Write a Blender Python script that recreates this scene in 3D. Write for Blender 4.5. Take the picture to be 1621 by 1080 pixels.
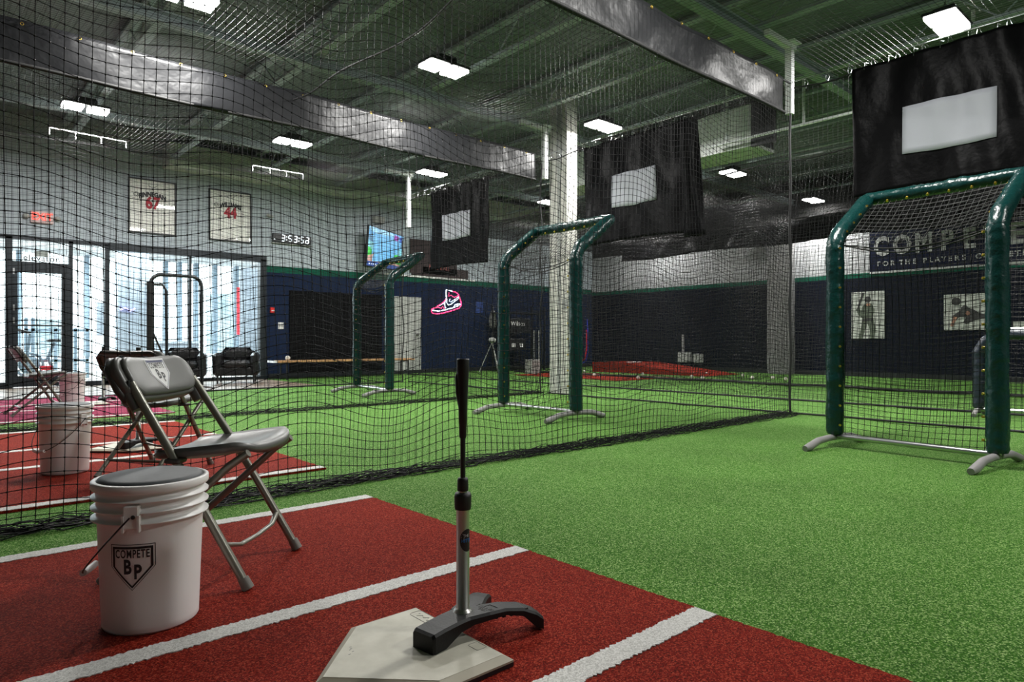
import bpy, math, random
import numpy as np
from mathutils import Vector, Matrix, Euler

for o in list(bpy.data.objects):
    bpy.data.objects.remove(o)
scn = bpy.context.scene
C = scn.collection
random.seed(7)
rng = np.random.default_rng(7)
PI = math.pi

# ------------------------------------------------------------------ camera, world, exposure
# x runs down the batting lanes, y across them towards the glass front, z up (metres)
CAM_H = 0.78
YAW = math.radians(48.295)
FPX = 1060.0
cam_d = bpy.data.cameras.new('camera')
cam_d.sensor_width = 36.0
cam_d.lens = FPX / 1621.0 * 36.0
cam_d.clip_start = 0.05
cam_d.clip_end = 200
cam = bpy.data.objects.new('camera', cam_d)
C.objects.link(cam)
cam.location = (0, 0, CAM_H)
cam.rotation_euler = (PI / 2, 0, YAW - PI / 2)
scn.camera = cam

W = bpy.data.worlds.new('daylight')
scn.world = W
W.use_nodes = True
W.node_tree.nodes['Background'].inputs[0].default_value = (0.90, 0.97, 1.0, 1)
W.node_tree.nodes['Background'].inputs[1].default_value = 4.0

vs = scn.view_settings
vs.view_transform = 'Standard'
vs.look = 'None'
vs.gamma = 1.0
vs.use_curve_mapping = False
vs.exposure = 0.0

LAMP = 25.0        # radiance of the LED lenses
LAMP_W = 150.0      # watts each LED fixture throws downwards
LOBBY_FILL = 1100.0      # watts of the added lobby fill light, in place of daylight

def area(name, loc, rot, sx, sy, power, col=(1, 1, 1)):
    d = bpy.data.lights.new(name, 'AREA')
    d.shape = 'RECTANGLE'
    d.size = sx
    d.size_y = sy
    d.energy = power
    d.color = col
    o = bpy.data.objects.new(name, d)
    C.objects.link(o)
    o.location = loc
    o.rotation_euler = rot
    return o

area('lobby_fill_light', (3.2, 16.4, 2.95), (0, 0, 0), 6.0, 3.0, LOBBY_FILL, (0.88, 0.96, 1.0))  # unseen fill light, added to brighten the lobby and the hall behind the glass

# ------------------------------------------------------------------ picture to plane helpers
CY, SY = math.cos(YAW), math.sin(YAW)
def _ray(px, py):
    x = (px - 810.5) / FPX
    return (CY + x * SY, SY - x * CY, (540 - py) / FPX)
def on_y(px, py, Y):
    r = _ray(px, py); t = Y / r[1]
    return Vector((r[0] * t, Y, CAM_H + r[2] * t))
def on_x(px, py, X):
    r = _ray(px, py); t = X / r[0]
    return Vector((X, r[1] * t, CAM_H + r[2] * t))
def on_z(px, py, Z=0.0):
    r = _ray(px, py); t = (Z - CAM_H) / r[2]
    return Vector((r[0] * t, r[1] * t, Z))
def at_d(px, py, d):
    r = _ray(px, py)
    return Vector((r[0] * d, r[1] * d, CAM_H + r[2] * d))

# ------------------------------------------------------------------ materials
MATS = {}
def mat(name, col, rough=0.6, metal=0.0, spec=0.5, emit=None, estr=0.0, coat=0.0, bump=None, vary=None, sheen=0.0):
    if name in MATS:
        return MATS[name]
    m = bpy.data.materials.new(name)
    m.use_nodes = True
    nt = m.node_tree
    b = nt.nodes['Principled BSDF']
    b.inputs['Base Color'].default_value = (*col, 1)
    b.inputs['Roughness'].default_value = rough
    b.inputs['Metallic'].default_value = metal
    b.inputs['Specular IOR Level'].default_value = spec
    b.inputs['Coat Weight'].default_value = coat
    if emit:
        b.inputs['Emission Color'].default_value = (*emit, 1)
        b.inputs['Emission Strength'].default_value = estr
    tc = nt.nodes.new('ShaderNodeTexCoord')
    if vary:                                   # (scale, other colour, low, high)
        n = nt.nodes.new('ShaderNodeTexNoise')
        n.inputs['Scale'].default_value = vary[0]
        n.inputs['Detail'].default_value = 6
        nt.links.new(tc.outputs['Object'], n.inputs['Vector'])
        r = nt.nodes.new('ShaderNodeValToRGB')
        r.color_ramp.elements[0].position = vary[2]
        r.color_ramp.elements[0].color = (*col, 1)
        r.color_ramp.elements[1].position = vary[3]
        r.color_ramp.elements[1].color = (*vary[1], 1)
        nt.links.new(n.outputs['Fac'], r.inputs['Fac'])
        nt.links.new(r.outputs['Color'], b.inputs['Base Color'])
    if bump:                                   # (scale, strength, distance)
        n2 = nt.nodes.new('ShaderNodeTexNoise')
        n2.inputs['Scale'].default_value = bump[0]
        n2.inputs['Detail'].default_value = 4
        nt.links.new(tc.outputs['Object'], n2.inputs['Vector'])
        bp = nt.nodes.new('ShaderNodeBump')
        bp.inputs['Strength'].default_value = bump[1]
        bp.inputs['Distance'].default_value = bump[2]
        nt.links.new(n2.outputs['Fac'], bp.inputs['Height'])
        nt.links.new(bp.outputs['Normal'], b.inputs['Normal'])
    MATS[name] = m
    return m

def turf(name, dark, mid, light, scale=330.0, glint=0.0, bumpd=0.012):
    """short synthetic fibre: fine speckle in colour and relief, broad worn patches"""
    m = bpy.data.materials.new(name)
    m.use_nodes = True
    nt = m.node_tree
    b = nt.nodes['Principled BSDF']
    b.inputs['Roughness'].default_value = 0.8
    b.inputs['Specular IOR Level'].default_value = 0.10
    tc = nt.nodes.new('ShaderNodeTexCoord')
    n = nt.nodes.new('ShaderNodeTexNoise')
    n.inputs['Scale'].default_value = scale * .8
    n.inputs['Detail'].default_value = 4
    n.inputs['Roughness'].default_value = 0.8
    nt.links.new(tc.outputs['Object'], n.inputs['Vector'])
    vo = nt.nodes.new('ShaderNodeTexVoronoi')
    vo.inputs['Scale'].default_value = scale
    nt.links.new(tc.outputs['Object'], vo.inputs['Vector'])
    sp = nt.nodes.new('ShaderNodeSeparateColor')
    nt.links.new(vo.outputs['Color'], sp.inputs[0])
    mxx = nt.nodes.new('ShaderNodeMath')
    mxx.operation = 'MULTIPLY_ADD'
    mxx.inputs[1].default_value = 0.55
    nt.links.new(sp.outputs[0], mxx.inputs[0])
    hf = nt.nodes.new('ShaderNodeMath')
    hf.operation = 'MULTIPLY'
    hf.inputs[1].default_value = 0.5
    nt.links.new(n.outputs['Fac'], hf.inputs[0])
    nt.links.new(hf.outputs[0], mxx.inputs[2])
    r = nt.nodes.new('ShaderNodeValToRGB')
    e = r.color_ramp.elements
    e[0].position = 0.22; e[0].color = (*dark, 1)
    e[1].position = 0.84; e[1].color = (*light, 1)
    k = e.new(0.60); k.color = (*mid, 1)
    nt.links.new(mxx.outputs[0], r.inputs['Fac'])
    big = nt.nodes.new('ShaderNodeTexNoise')
    big.inputs['Scale'].default_value = 1.3
    big.inputs['Detail'].default_value = 5
    nt.links.new(tc.outputs['Object'], big.inputs['Vector'])
    mr = nt.nodes.new('ShaderNodeMapRange')
    mr.inputs['From Min'].default_value = 0.3
    mr.inputs['From Max'].default_value = 0.7
    mr.inputs['To Min'].default_value = 0.86
    mr.inputs['To Max'].default_value = 1.12
    nt.links.new(big.outputs['Fac'], mr.inputs['Value'])
    mx = nt.nodes.new('ShaderNodeVectorMath')
    mx.operation = 'SCALE'
    nt.links.new(r.outputs['Color'], mx.inputs[0])
    nt.links.new(mr.outputs['Result'], mx.inputs['Scale'])
    nt.links.new(mx.outputs['Vector'], b.inputs['Base Color'])
    bp = nt.nodes.new('ShaderNodeBump')
    bp.inputs['Strength'].default_value = 1.0
    bp.inputs['Distance'].default_value = bumpd
    nt.links.new(mxx.outputs[0], bp.inputs['Height'])
    nt.links.new(bp.outputs['Normal'], b.inputs['Normal'])
    MATS[name] = m
    return m

M_turf = turf('green_turf', (0.014, 0.078, 0.005), (0.078, 0.248, 0.020), (0.52, 0.72, 0.29), 270.0)
M_clay = turf('red_turf', (0.080, 0.003, 0.001), (0.31, 0.014, 0.005), (0.60, 0.095, 0.045), 300.0)
M_clay3 = turf('pinkish_red_turf', (0.14, 0.009, 0.035), (0.43, 0.032, 0.10), (0.68, 0.15, 0.27), 300.0)  # third mat: red turf shifted towards magenta
M_line = turf('white_turf', (0.55, 0.54, 0.51), (0.82, 0.81, 0.78), (0.93, 0.92, 0.89), 300.0, bumpd=0.006)
M_twine = mat('black_twine', (0.003, 0.003, 0.0035), 0.5, spec=0.13)
M_rope = mat('black_rope', (0.010, 0.010, 0.011), 0.6)
M_vinyl = mat('black_vinyl', (0.011, 0.0115, 0.013), 0.42, spec=0.28, bump=(2.6, 0.55, 0.06))
M_vinyl2 = mat('matt_black_vinyl', (0.0035, 0.0035, 0.004), 0.42, spec=0.07, bump=(5.0, 0.5, 0.03))
M_hem = mat('black_hem', (0.006, 0.006, 0.006), 0.7)
M_pad = mat('green_pad_vinyl', (0.003, 0.033, 0.031), 0.27, spec=0.5, bump=(14.0, 0.6, 0.02))
M_pad_dark = mat('navy_pad_vinyl', (0.012, 0.018, 0.030), 0.35, bump=(14.0, 0.6, 0.02))
M_brass = mat('brass', (0.80, 0.55, 0.10), 0.3, 1.0)
M_steel = mat('steel', (0.55, 0.56, 0.57), 0.28, 1.0)
M_alu = mat('brushed_aluminium', (0.62, 0.61, 0.58), 0.34, 1.0, bump=(90.0, 0.08, 0.002))
M_greyfoot = mat('grey_painted_foot', (0.26, 0.25, 0.25), 0.5)
M_rubber = mat('black_rubber', (0.006, 0.006, 0.0065), 0.5, spec=0.3, bump=(160.0, 0.25, 0.002))
M_rubber2 = mat('soft_black_rubber', (0.007, 0.007, 0.007), 0.55)
M_plate = mat('plate_rubber', (0.46, 0.44, 0.36), 0.55, vary=(14.0, (0.58, 0.56, 0.47), 0.35, 0.65), bump=(30.0, 0.15, 0.004))
M_plate_edge = mat('plate_edge_rubber', (0.40, 0.365, 0.28), 0.6)
M_chair = mat('grey_chair_plastic', (0.115, 0.115, 0.108), 0.36, spec=0.5, bump=(400.0, 0.08, 0.001))
M_chair_dark = mat('dark_chair_plastic', (0.05, 0.045, 0.042), 0.4)
M_frame = mat('taupe_chair_tube', (0.21, 0.205, 0.17), 0.3, 0.35)
M_cap = mat('chair_foot_cap', (0.17, 0.165, 0.145), 0.5)
M_bucket = mat('white_bucket_plastic', (0.86, 0.84, 0.83), 0.36, spec=0.5)
M_cushion = mat('grey_bucket_cushion', (0.075, 0.08, 0.085), 0.6, bump=(60.0, 0.2, 0.003))
M_ink = mat('black_ink', (0.012, 0.012, 0.014), 0.5)
M_navyink = mat('navy_ink', (0.02, 0.03, 0.12), 0.5)
M_sticker = mat('white_sticker', (0.80, 0.80, 0.80), 0.45)
M_red = mat('red_print', (0.45, 0.010, 0.03), 0.55)
M_wall = None
M_white = mat('white_paint', (0.85, 0.86, 0.85), 0.6, bump=(40, 0.05, 0.002))
M_column = mat('cream_column_paint', (0.62, 0.61, 0.56), 0.5)
M_greycol = mat('grey_column_paint', (0.20, 0.20, 0.20), 0.7)
M_deck = mat('ceiling_deck', (0.165, 0.195, 0.195), 0.6, vary=(0.9, (0.125, 0.16, 0.14), 0.4, 0.6))
M_joist = mat('painted_joist', (0.34, 0.40, 0.41), 0.45)
M_whitesteel = mat('white_steel', (0.78, 0.80, 0.80), 0.4)
M_black = mat('black_metal', (0.012, 0.014, 0.017), 0.4)
M_storefront = mat('dark_aluminium_frame', (0.016, 0.022, 0.028), 0.4, 0.3)
M_wood = mat('oak_bench_top', (0.50, 0.28, 0.12), 0.5, vary=(7.0, (0.40, 0.21, 0.09), 0.4, 0.6))
M_blackpanel = mat('black_wall_panel', (0.003, 0.003, 0.0035), 0.7, spec=0.06)
M_greydoor = mat('light_grey_door', (0.36, 0.37, 0.35), 0.55)
M_leather = mat('black_leather', (0.012, 0.012, 0.014), 0.3, bump=(22.0, 0.5, 0.02))
M_concrete = mat('polished_concrete', (0.40, 0.37, 0.34), 0.35, vary=(2.0, (0.33, 0.29, 0.26), 0.4, 0.7))
M_brownfloor = mat('brown_floor', (0.28, 0.20, 0.15), 0.35, vary=(3.0, (0.20, 0.14, 0.10), 0.4, 0.6))
M_lobbywall = mat('lobby_white', (0.85, 0.88, 0.90), 0.6)
M_lobbygrey = mat('lobby_grey_wall', (0.33, 0.37, 0.42), 0.6)
M_outside = mat('outside_pale_blue', (0.45, 0.60, 0.66), 0.8, vary=(1.4, (0.62, 0.72, 0.76), 0.4, 0.6))
M_mullion = mat('blue_grey_mullion', (0.20, 0.27, 0.33), 0.5)
M_lamp = mat('led_lens', (1, 1, 1), 0.5, emit=(1.0, 0.985, 0.95), estr=LAMP)
M_exit = mat('exit_letters', (0.9, 0.05, 0.03), 0.4, emit=(1.0, 0.06, 0.04), estr=2.2)
M_exitbox = mat('exit_housing', (0.60, 0.45, 0.44), 0.5)
M_digit = mat('clock_digits', (0.8, 0.9, 1), 0.4, emit=(0.85, 0.95, 1.0), estr=3.0)
M_neonpink = mat('neon_pink', (1, 0.1, 0.25), 0.3, emit=(1.0, 0.05, 0.20), estr=3.0)
M_neonwhite = mat('neon_white', (0.9, 0.95, 1), 0.3, emit=(0.75, 0.88, 1.0), estr=3.4)
M_brown = mat('dark_brown_board', (0.030, 0.016, 0.016), 0.6)
M_navycloth = mat('navy_banner_vinyl', (0.004, 0.007, 0.024), 0.6, spec=0.1)
M_print = mat('banner_white_print', (0.40, 0.41, 0.40), 0.5)
M_blue = mat('blue_rubber', (0.01, 0.03, 0.45), 0.5)
M_redr = mat('red_rubber', (0.55, 0.01, 0.03), 0.5)
M_ball = mat('baseball_leather', (0.70, 0.66, 0.58), 0.5)
M_skin = mat('poster_skin_tone', (0.40, 0.20, 0.13), 0.6)
M_paper = mat('poster_paper', (0.46, 0.48, 0.44), 0.5, vary=(9.0, (0.30, 0.33, 0.29), 0.5, 0.75))
M_dk = mat('poster_dark_print', (0.03, 0.03, 0.03), 0.6)
M_grn = mat('poster_olive_print', (0.08, 0.10, 0.07), 0.6)

def glass_mat(name, gl, col):
    m = bpy.data.materials.new(name)
    m.use_nodes = True
    nt = m.node_tree
    nt.nodes.clear()
    out = nt.nodes.new('ShaderNodeOutputMaterial')
    mix = nt.nodes.new('ShaderNodeMixShader')
    mix.inputs[0].default_value = gl
    t = nt.nodes.new('ShaderNodeBsdfTransparent')
    t.inputs[0].default_value = col
    g = nt.nodes.new('ShaderNodeBsdfGlossy')
    g.inputs['Roughness'].default_value = 0.02
    nt.links.new(t.outputs[0], mix.inputs[1])
    nt.links.new(g.outputs[0], mix.inputs[2])
    nt.links.new(mix.outputs[0], out.inputs[0])
    return m
M_glass = glass_mat('window_glass', 0.07, (0.93, 0.97, 0.97, 1))
M_clear = glass_mat('picture_glass', 0.025, (1, 1, 1, 1))

def banded_wall(name, bands):
    """wall paint in horizontal bands by world height: [(z_top, colour), ...]"""
    m = bpy.data.materials.new(name)
    m.use_nodes = True
    nt = m.node_tree
    b = nt.nodes['Principled BSDF']
    b.inputs['Roughness'].default_value = 0.62
    b.inputs['Specular IOR Level'].default_value = 0.06
    geo = nt.nodes.new('ShaderNodeNewGeometry')
    sep = nt.nodes.new('ShaderNodeSeparateXYZ')
    nt.links.new(geo.outputs['Position'], sep.inputs[0])
    mr = nt.nodes.new('ShaderNodeMath')
    mr.operation = 'DIVIDE'
    mr.inputs[1].default_value = 5.0
    nt.links.new(sep.outputs['Z'], mr.inputs[0])
    r = nt.nodes.new('ShaderNodeValToRGB')
    r.color_ramp.interpolation = 'CONSTANT'
    e = r.color_ramp.elements
    e[0].position = 0.0
    e[0].color = (*bands[0][1], 1)
    e[1].position = bands[0][0] / 5.0
    e[1].color = (*bands[1][1], 1)
    for i in range(2, len(bands)):
        k = e.new(bands[i - 1][0] / 5.0)
        k.color = (*bands[i][1], 1)
    nt.links.new(mr.outputs[0], r.inputs['Fac'])
    nt.links.new(r.outputs['Color'], b.inputs['Base Color'])
    MATS[name] = m
    return m
NAVY = (0.009, 0.018, 0.048)
STRIPE = (0.008, 0.085, 0.052)
GREYW = (0.42, 0.475, 0.515)
M_wall = banded_wall('painted_wall', [(2.19, NAVY), (2.33, STRIPE), (9, GREYW)])
M_wall_back = banded_wall('painted_back_wall', [(2.16, (0.005, 0.007, 0.015)), (2.25, STRIPE), (3.30, (0.38, 0.39, 0.40)), (9, (0.02, 0.02, 0.02))])
M_wall_plain = mat('dark_far_wall', (0.16, 0.17, 0.18), 0.7)

# ------------------------------------------------------------------ mesh builder
class MB:
    def __init__(s):
        s.v = []; s.f = []; s.sm = []
    def add(s, vs_, fs, smooth=False):
        n = len(s.v)
        s.v += [tuple(p) for p in vs_]
        s.f += [tuple(n + i for i in f) for f in fs]
        s.sm += [smooth] * len(fs)
        return s
    def box(s, a, b, M=None, bev=0.0):
        (x0, y0, z0), (x1, y1, z1) = a, b
        x0, x1 = min(x0, x1), max(x0, x1); y0, y1 = min(y0, y1), max(y0, y1); z0, z1 = min(z0, z1), max(z0, z1)
        if bev > 0:
            e = min(bev, (x1 - x0) / 2.1, (y1 - y0) / 2.1, (z1 - z0) / 2.1)
            vs_ = []
            def ring(z, i):
                return [(x0 + i, y0 + i + e, z), (x0 + i + e, y0 + i, z), (x1 - i - e, y0 + i, z), (x1 - i, y0 + i + e, z),
                        (x1 - i, y1 - i - e, z), (x1 - i - e, y1 - i, z), (x0 + i + e, y1 - i, z), (x0 + i, y1 - i - e, z)]
            for z, i in ((z0, e * .7), (z0 + e, 0), (z1 - e, 0), (z1, e * .7)):
                vs_ += ring(z, i)
            fs = [tuple(range(7, -1, -1)), tuple(range(24, 32))]
            for k in range(3):
                for j in range(8):
                    fs.append((k * 8 + j, k * 8 + (j + 1) % 8, k * 8 + 8 + (j + 1) % 8, k * 8 + 8 + j))
        else:
            vs_ = [(x0, y0, z0), (x1, y0, z0), (x1, y1, z0), (x0, y1, z0), (x0, y0, z1), (x1, y0, z1), (x1, y1, z1), (x0, y1, z1)]
            fs = [(3, 2, 1, 0), (4, 5, 6, 7), (0, 1, 5, 4), (1, 2, 6, 5), (2, 3, 7, 6), (3, 0, 4, 7)]
        if M is not None:
            vs_ = [M @ Vector(p) for p in vs_]
        return s.add(vs_, fs)
    def tube(s, pts, r, n=10, caps=True, closed=False, flat=1.0):
        pts = [Vector(p) for p in pts]
        rr = r if hasattr(r, '__len__') else [r] * len(pts)
        m = len(pts)
        up = None; rings = []
        for i, p in enumerate(pts):
            if closed:
                t = (pts[(i + 1) % m] - pts[i - 1])
            else:
                t = (pts[min(i + 1, m - 1)] - pts[max(i - 1, 0)])
            t = t.normalized() if t.length > 1e-9 else Vector((0, 0, 1))
            if up is None:
                up = Vector((0, 0, 1)) if abs(t.z) < .9 else Vector((1, 0, 0))
            u = (up - t * up.dot(t))
            u = u.normalized() if u.length > 1e-6 else t.orthogonal().normalized()
            up = u
            w = t.cross(u)
            rings.append([p + (u * math.cos(2 * PI * k / n) * flat + w * math.sin(2 * PI * k / n)) * rr[i] for k in range(n)])
        vs_ = [q for ring in rings for q in ring]
        fs = []
        for i in range(m if closed else m - 1):
            a, b = i * n, ((i + 1) % m) * n
            for k in range(n):
                fs.append((a + k, a + (k + 1) % n, b + (k + 1) % n, b + k))
        s.add(vs_, fs, True)
        if caps and not closed:
            s.add(rings[0], [tuple(range(n - 1, -1, -1))])
            s.add(rings[-1], [tuple(range(n))])
        return s
    def lathe(s, prof, n=32, c=(0, 0, 0), M=None):
        vs_ = []; fs = []
        for r, z in prof:
            for k in range(n):
                a = 2 * PI * k / n
                vs_.append((c[0] + r * math.cos(a), c[1] + r * math.sin(a), c[2] + z))
        for i in range(len(prof) - 1):
            for k in range(n):
                fs.append((i * n + k, i * n + (k + 1) % n, (i + 1) * n + (k + 1) % n, (i + 1) * n + k))
        if M is not None:
            vs_ = [M @ Vector(p) for p in vs_]
        s.add(vs_, fs, True)
        if prof[0][0] > 1e-6:
            s.add(vs_[:n], [tuple(range(n - 1, -1, -1))])
        if prof[-1][0] > 1e-6:
            s.add(vs_[-n:], [tuple(range(n))])
        return s
    def prism(s, poly, axis, a, b):
        """extrude a 2D polygon; axis 'z': (x,y), 'y': (x,z), 'x': (y,z)"""
        def P(p, t):
            return (p[0], p[1], t) if axis == 'z' else (p[0], t, p[1]) if axis == 'y' else (t, p[0], p[1])
        n = len(poly)
        vs_ = [P(p, a) for p in poly] + [P(p, b) for p in poly]
        fs = [tuple(range(n - 1, -1, -1)), tuple(range(n, 2 * n))]
        fs += [(i, (i + 1) % n, n + (i + 1) % n, n + i) for i in range(n)]
        return s.add(vs_, fs)
    def ball(s, c, r, n=12, m=8, sz=1.0):
        prof = [(max(r * math.sin(PI * k / m), 1e-7), -r * math.cos(PI * k / m) * sz) for k in range(m + 1)]
        return s.lathe(prof, n, c)
    def build(s, name, m, parent=None, M=None):
        me = bpy.data.meshes.new(name)
        vv = s.v if M is None else [M @ Vector(p) for p in s.v]
        me.from_pydata([tuple(p) for p in vv], [], s.f)
        me.polygons.foreach_set('use_smooth', s.sm)
        me.materials.append(m)
        me.update()
        o = bpy.data.objects.new(name, me)
        C.objects.link(o)
        if parent:
            o.parent = parent
        return o

def thing(name, label, cat, loc=(0, 0, 0), rz=0.0, group=None):
    o = bpy.data.objects.new(name, None)
    o.empty_display_size = 0.1
    C.objects.link(o)
    o.location = loc
    o.rotation_euler = (0, 0, rz)
    return tag(o, label, cat, group)
def tag(o, label, cat, group=None, kind=None):
    o['label'] = label
    o['category'] = cat
    if group: o['group'] = group
    if kind: o['kind'] = kind
    return o
def struct(o, label=None):
    o['kind'] = 'structure'
    if label: o['label'] = label
    return o
def kids(o):
    return [c for c in C.objects if c.parent == o]
def copy_tree(o, parent=None):
    c = o.copy()
    C.objects.link(c)
    if parent is not None:
        c.parent = parent
    for ch in kids(o):
        copy_tree(ch, c)
    return c
def place(o, loc, rz, label):
    o.location = loc
    o.rotation_euler = (0, 0, rz)
    o['label'] = label
    return o

def text(body, name, m, parent, M, size=1.0, sx=1.0, ext=0.001, fn=None, space=1.0, bold=0.0):
    """lettering as a mesh; local x right, y up, z out of the surface; fn remaps each (x, y, z)"""
    cu = bpy.data.curves.new('t', 'FONT')
    cu.body = body
    cu.size = size
    cu.extrude = ext
    cu.offset = bold
    cu.align_x = 'CENTER'
    cu.align_y = 'CENTER'
    cu.space_character = space
    cu.resolution_u = 3
    ob = bpy.data.objects.new('t', cu)
    C.objects.link(ob)
    dg = bpy.context.evaluated_depsgraph_get()
    dg.update()
    me = bpy.data.meshes.new_from_object(ob.evaluated_get(dg))
    bpy.data.objects.remove(ob)
    bpy.data.curves.remove(cu)
    for v in me.vertices:
        p = Vector((v.co.x * sx, v.co.y, v.co.z))
        if fn: p = Vector(fn(p))
        v.co = M @ p
    me.materials.clear()
    me.materials.append(m)
    me.name = name
    o = bpy.data.objects.new(name, me)
    C.objects.link(o)
    if parent: o.parent = parent
    return o

def basis(o, x, y):
    """matrix with origin o, local x and y axes given, z = x cross y"""
    x = Vector(x).normalized(); y = Vector(y).normalized(); z = x.cross(y)
    return Matrix(((x.x, y.x, z.x, o[0]), (x.y, y.y, z.y, o[1]), (x.z, y.z, z.z, o[2]), (0, 0, 0, 1)))

# ------------------------------------------------------------------ room shell
X0, X1, Y0, Y1, ZC = -4.0, 15.5, -4.5, 13.7, 4.55
floor = MB()
floor.box((X0, Y0, -0.1), (X1, 11.1, 0))
floor.box((5.35, 11.1, -0.1), (X1, Y1, 0))
struct(floor.build('floor', M_turf), 'green synthetic turf floor under the batting cages')
f2 = MB(); f2.box((X0, 11.1, -0.1), (5.35, Y1, -0.002))
struct(f2.build('floor_walkway', M_brownfloor), 'bare brown walkway floor along the glass front')
# corrugated ceiling deck, ribs across the joists
dk = MB()
prof = []
x = X0
while x < X1:
    prof += [(x, ZC), (x + .11, ZC), (x + .12, ZC + .008), (x + .145, ZC + .008)]
    x += 0.155
vs_ = [(p[0], Y0, p[1]) for p in prof] + [(p[0], Y1, p[1]) for p in prof]
n = len(prof)
dk.add(vs_, [(i, i + 1, n + i + 1, n + i) for i in range(n - 1)])
dk.box((X0, Y0, ZC + .06), (X1 + .2, Y1 + .2, ZC + .2))
struct(dk.build('ceiling', M_deck), 'grey green corrugated metal ceiling deck')

wb = MB(); wb.box((X1, Y0, 0), (X1 + .2, Y1 + .2, ZC + .1))
struct(wb.build('wall_back', M_wall_back))
wr = MB(); wr.box((X0, Y0 - .2, 0), (X1, Y0, ZC + .1))
struct(wr.build('wall_right', M_wall_plain))
wq = MB(); wq.box((X0 - .2, Y0 - .2, 0), (X0, Y1 + .2, ZC + .1))
struct(wq.build('wall_rear', M_wall_plain))
GX0, GX1, GZ = -2.6, 5.39, 2.52
wl = MB()
wl.box((X0, Y1, 0), (GX0, Y1 + .2, ZC + .1))
wl.box((GX0, Y1, GZ), (GX1, Y1 + .2, ZC + .1))
wl.box((GX1, Y1, 0), (X1, Y1 + .2, ZC + .1))
struct(wl.build('wall_left', M_wall))
# white trim and a boxed soffit along the glass wall
sf = MB(); sf.box((3.45, 13.2, 4.0), (X1, Y1, 4.4))
struct(sf.build('trim_1', mat('soffit_paint', (0.52, 0.57, 0.50), 0.6)), 'boxed soffit below the ceiling along the glass wall')
bb = MB(); bb.box((5.45, 13.66, 0), (X1, Y1, 0.1))
struct(bb.build('baseboard_left', M_black))
bb = MB(); bb.box((X1 - .02, 0, 0), (X1, Y1, 0.1))
struct(bb.build('baseboard_back', M_black))
tr = MB(); tr.box((8.2, 13.67, 2.33), (10.9, Y1, 2.37)); struct(tr.build('trim_2', M_white))

# ------------------------------------------------------------------ glass front and lobby
sfm = M_storefront
def bar_frame(name, label, boxes, m=sfm):
    b = MB()
    for q in boxes: b.box(*q)
    o = b.build(name, m)
    struct(o, label)
    return o
ya, yb = Y1 - .04, Y1 + .08
w1 = bar_frame('window_1', 'dark framed glass front with the elevator transom', [
    ((GX0, ya, 2.46), (2.57, yb, 2.53)), ((GX0, ya, 0), (1.11, yb, .10)), ((2.01, ya, 0), (2.57, yb, .08)),
    ((1.10, ya, 0), (1.19, yb, 2.5)), ((1.97, ya, 0), (2.03, yb, 2.5)), ((2.51, ya, 0), (2.58, yb, 2.5)),
    ((-0.3, ya, 0), (-0.23, yb, 2.5)), ((-1.5, ya, 0), (-1.43, yb, 2.5)), ((1.19, ya, 2.02), (1.97, yb, 2.10))])
g = MB()
for a, b in ((GX0, 1.10), (2.03, 2.51)):
    g.box((a, Y1 + .015, .05), (b, Y1 + .022, 2.5))
g.box((1.19, Y1 + .015, 2.1), (1.97, Y1 + .022, 2.5))
g.build('glass_pane', M_glass, w1)
sg = MB(); sg.box((1.49, Y1 - .0, 2.20), (1.68, Y1 + .01, 2.295)); sg.build('transom_notice', mat('grey_notice', (0.30, 0.34, 0.32), 0.5), w1)
text('elevator', 'transom_lettering', M_ink, w1, basis((1.58, ya - .002, 2.165), (1, 0, 0), (0, 0, 1)), 0.14, .95, 0.0005, space=1.12, bold=.0012)
d1 = bar_frame('door_1', 'dark framed glass door under the elevator transom', [
    ((1.19, ya, .02), (1.26, yb, 2.02)), ((1.87, ya, .02), (1.97, yb, 2.02)), ((1.26, ya, 1.93), (1.87, yb, 2.02)), ((1.26, ya, .02), (1.87, yb, .20))])
g = MB(); g.box((1.26, Y1 + .015, .2), (1.87, Y1 + .022, 1.93)); g.build('glass_pane', M_glass, d1)
g = MB(); g.tube([(1.24, Y1 - .08, 1.04), (1.90, Y1 - .08, 1.04)], .014); g.tube([(1.26, Y1 - .03, 1.04), (1.26, Y1 - .08, 1.04)], .012); g.tube([(1.88, Y1 - .03, 1.04), (1.88, Y1 - .08, 1.04)], .012); g.build('push_bar', M_black, d1)
g = MB()
for z in (1.93, 1.33, 1.12): g.box((1.195, ya - .01, z - .05), (1.22, ya, z + .05))
g.build('hinge', M_steel, d1)
w2 = bar_frame('window_2', 'wide dark framed sliding glass opening with the armchairs before it', [
    ((2.58, ya - .04, 2.40), (5.39, yb, 2.53)), ((5.26, ya - .04, 0), (5.39, yb, 2.45)), ((2.58, ya, 0), (5.3, yb, .06)),
    ((3.91, ya, 0), (3.95, yb, 2.45))])
g = MB(); g.box((2.58, Y1 + .015, .05), (5.28, Y1 + .022, 2.42)); g.build('glass_pane', M_glass, w2)

LY = 19.5
lf = MB(); lf.box((-7, Y1 + .2, -0.1), (12, 26, -0.003)); struct(lf.build('floor_lobby', M_concrete))
lc = MB(); lc.box((-7, Y1 + .2, 3.0), (12, LY, 3.1)); struct(lc.build('ceiling_lobby', M_lobbywall))
lw = MB()
lw.box((-7, Y1 + .2, 0), (-6.8, LY, 3.0))
lw.box((7.6, Y1 + .2, 0), (7.8, LY, 3.0))
struct(lw.build('wall_lobby_side', M_lobbywall))
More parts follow.
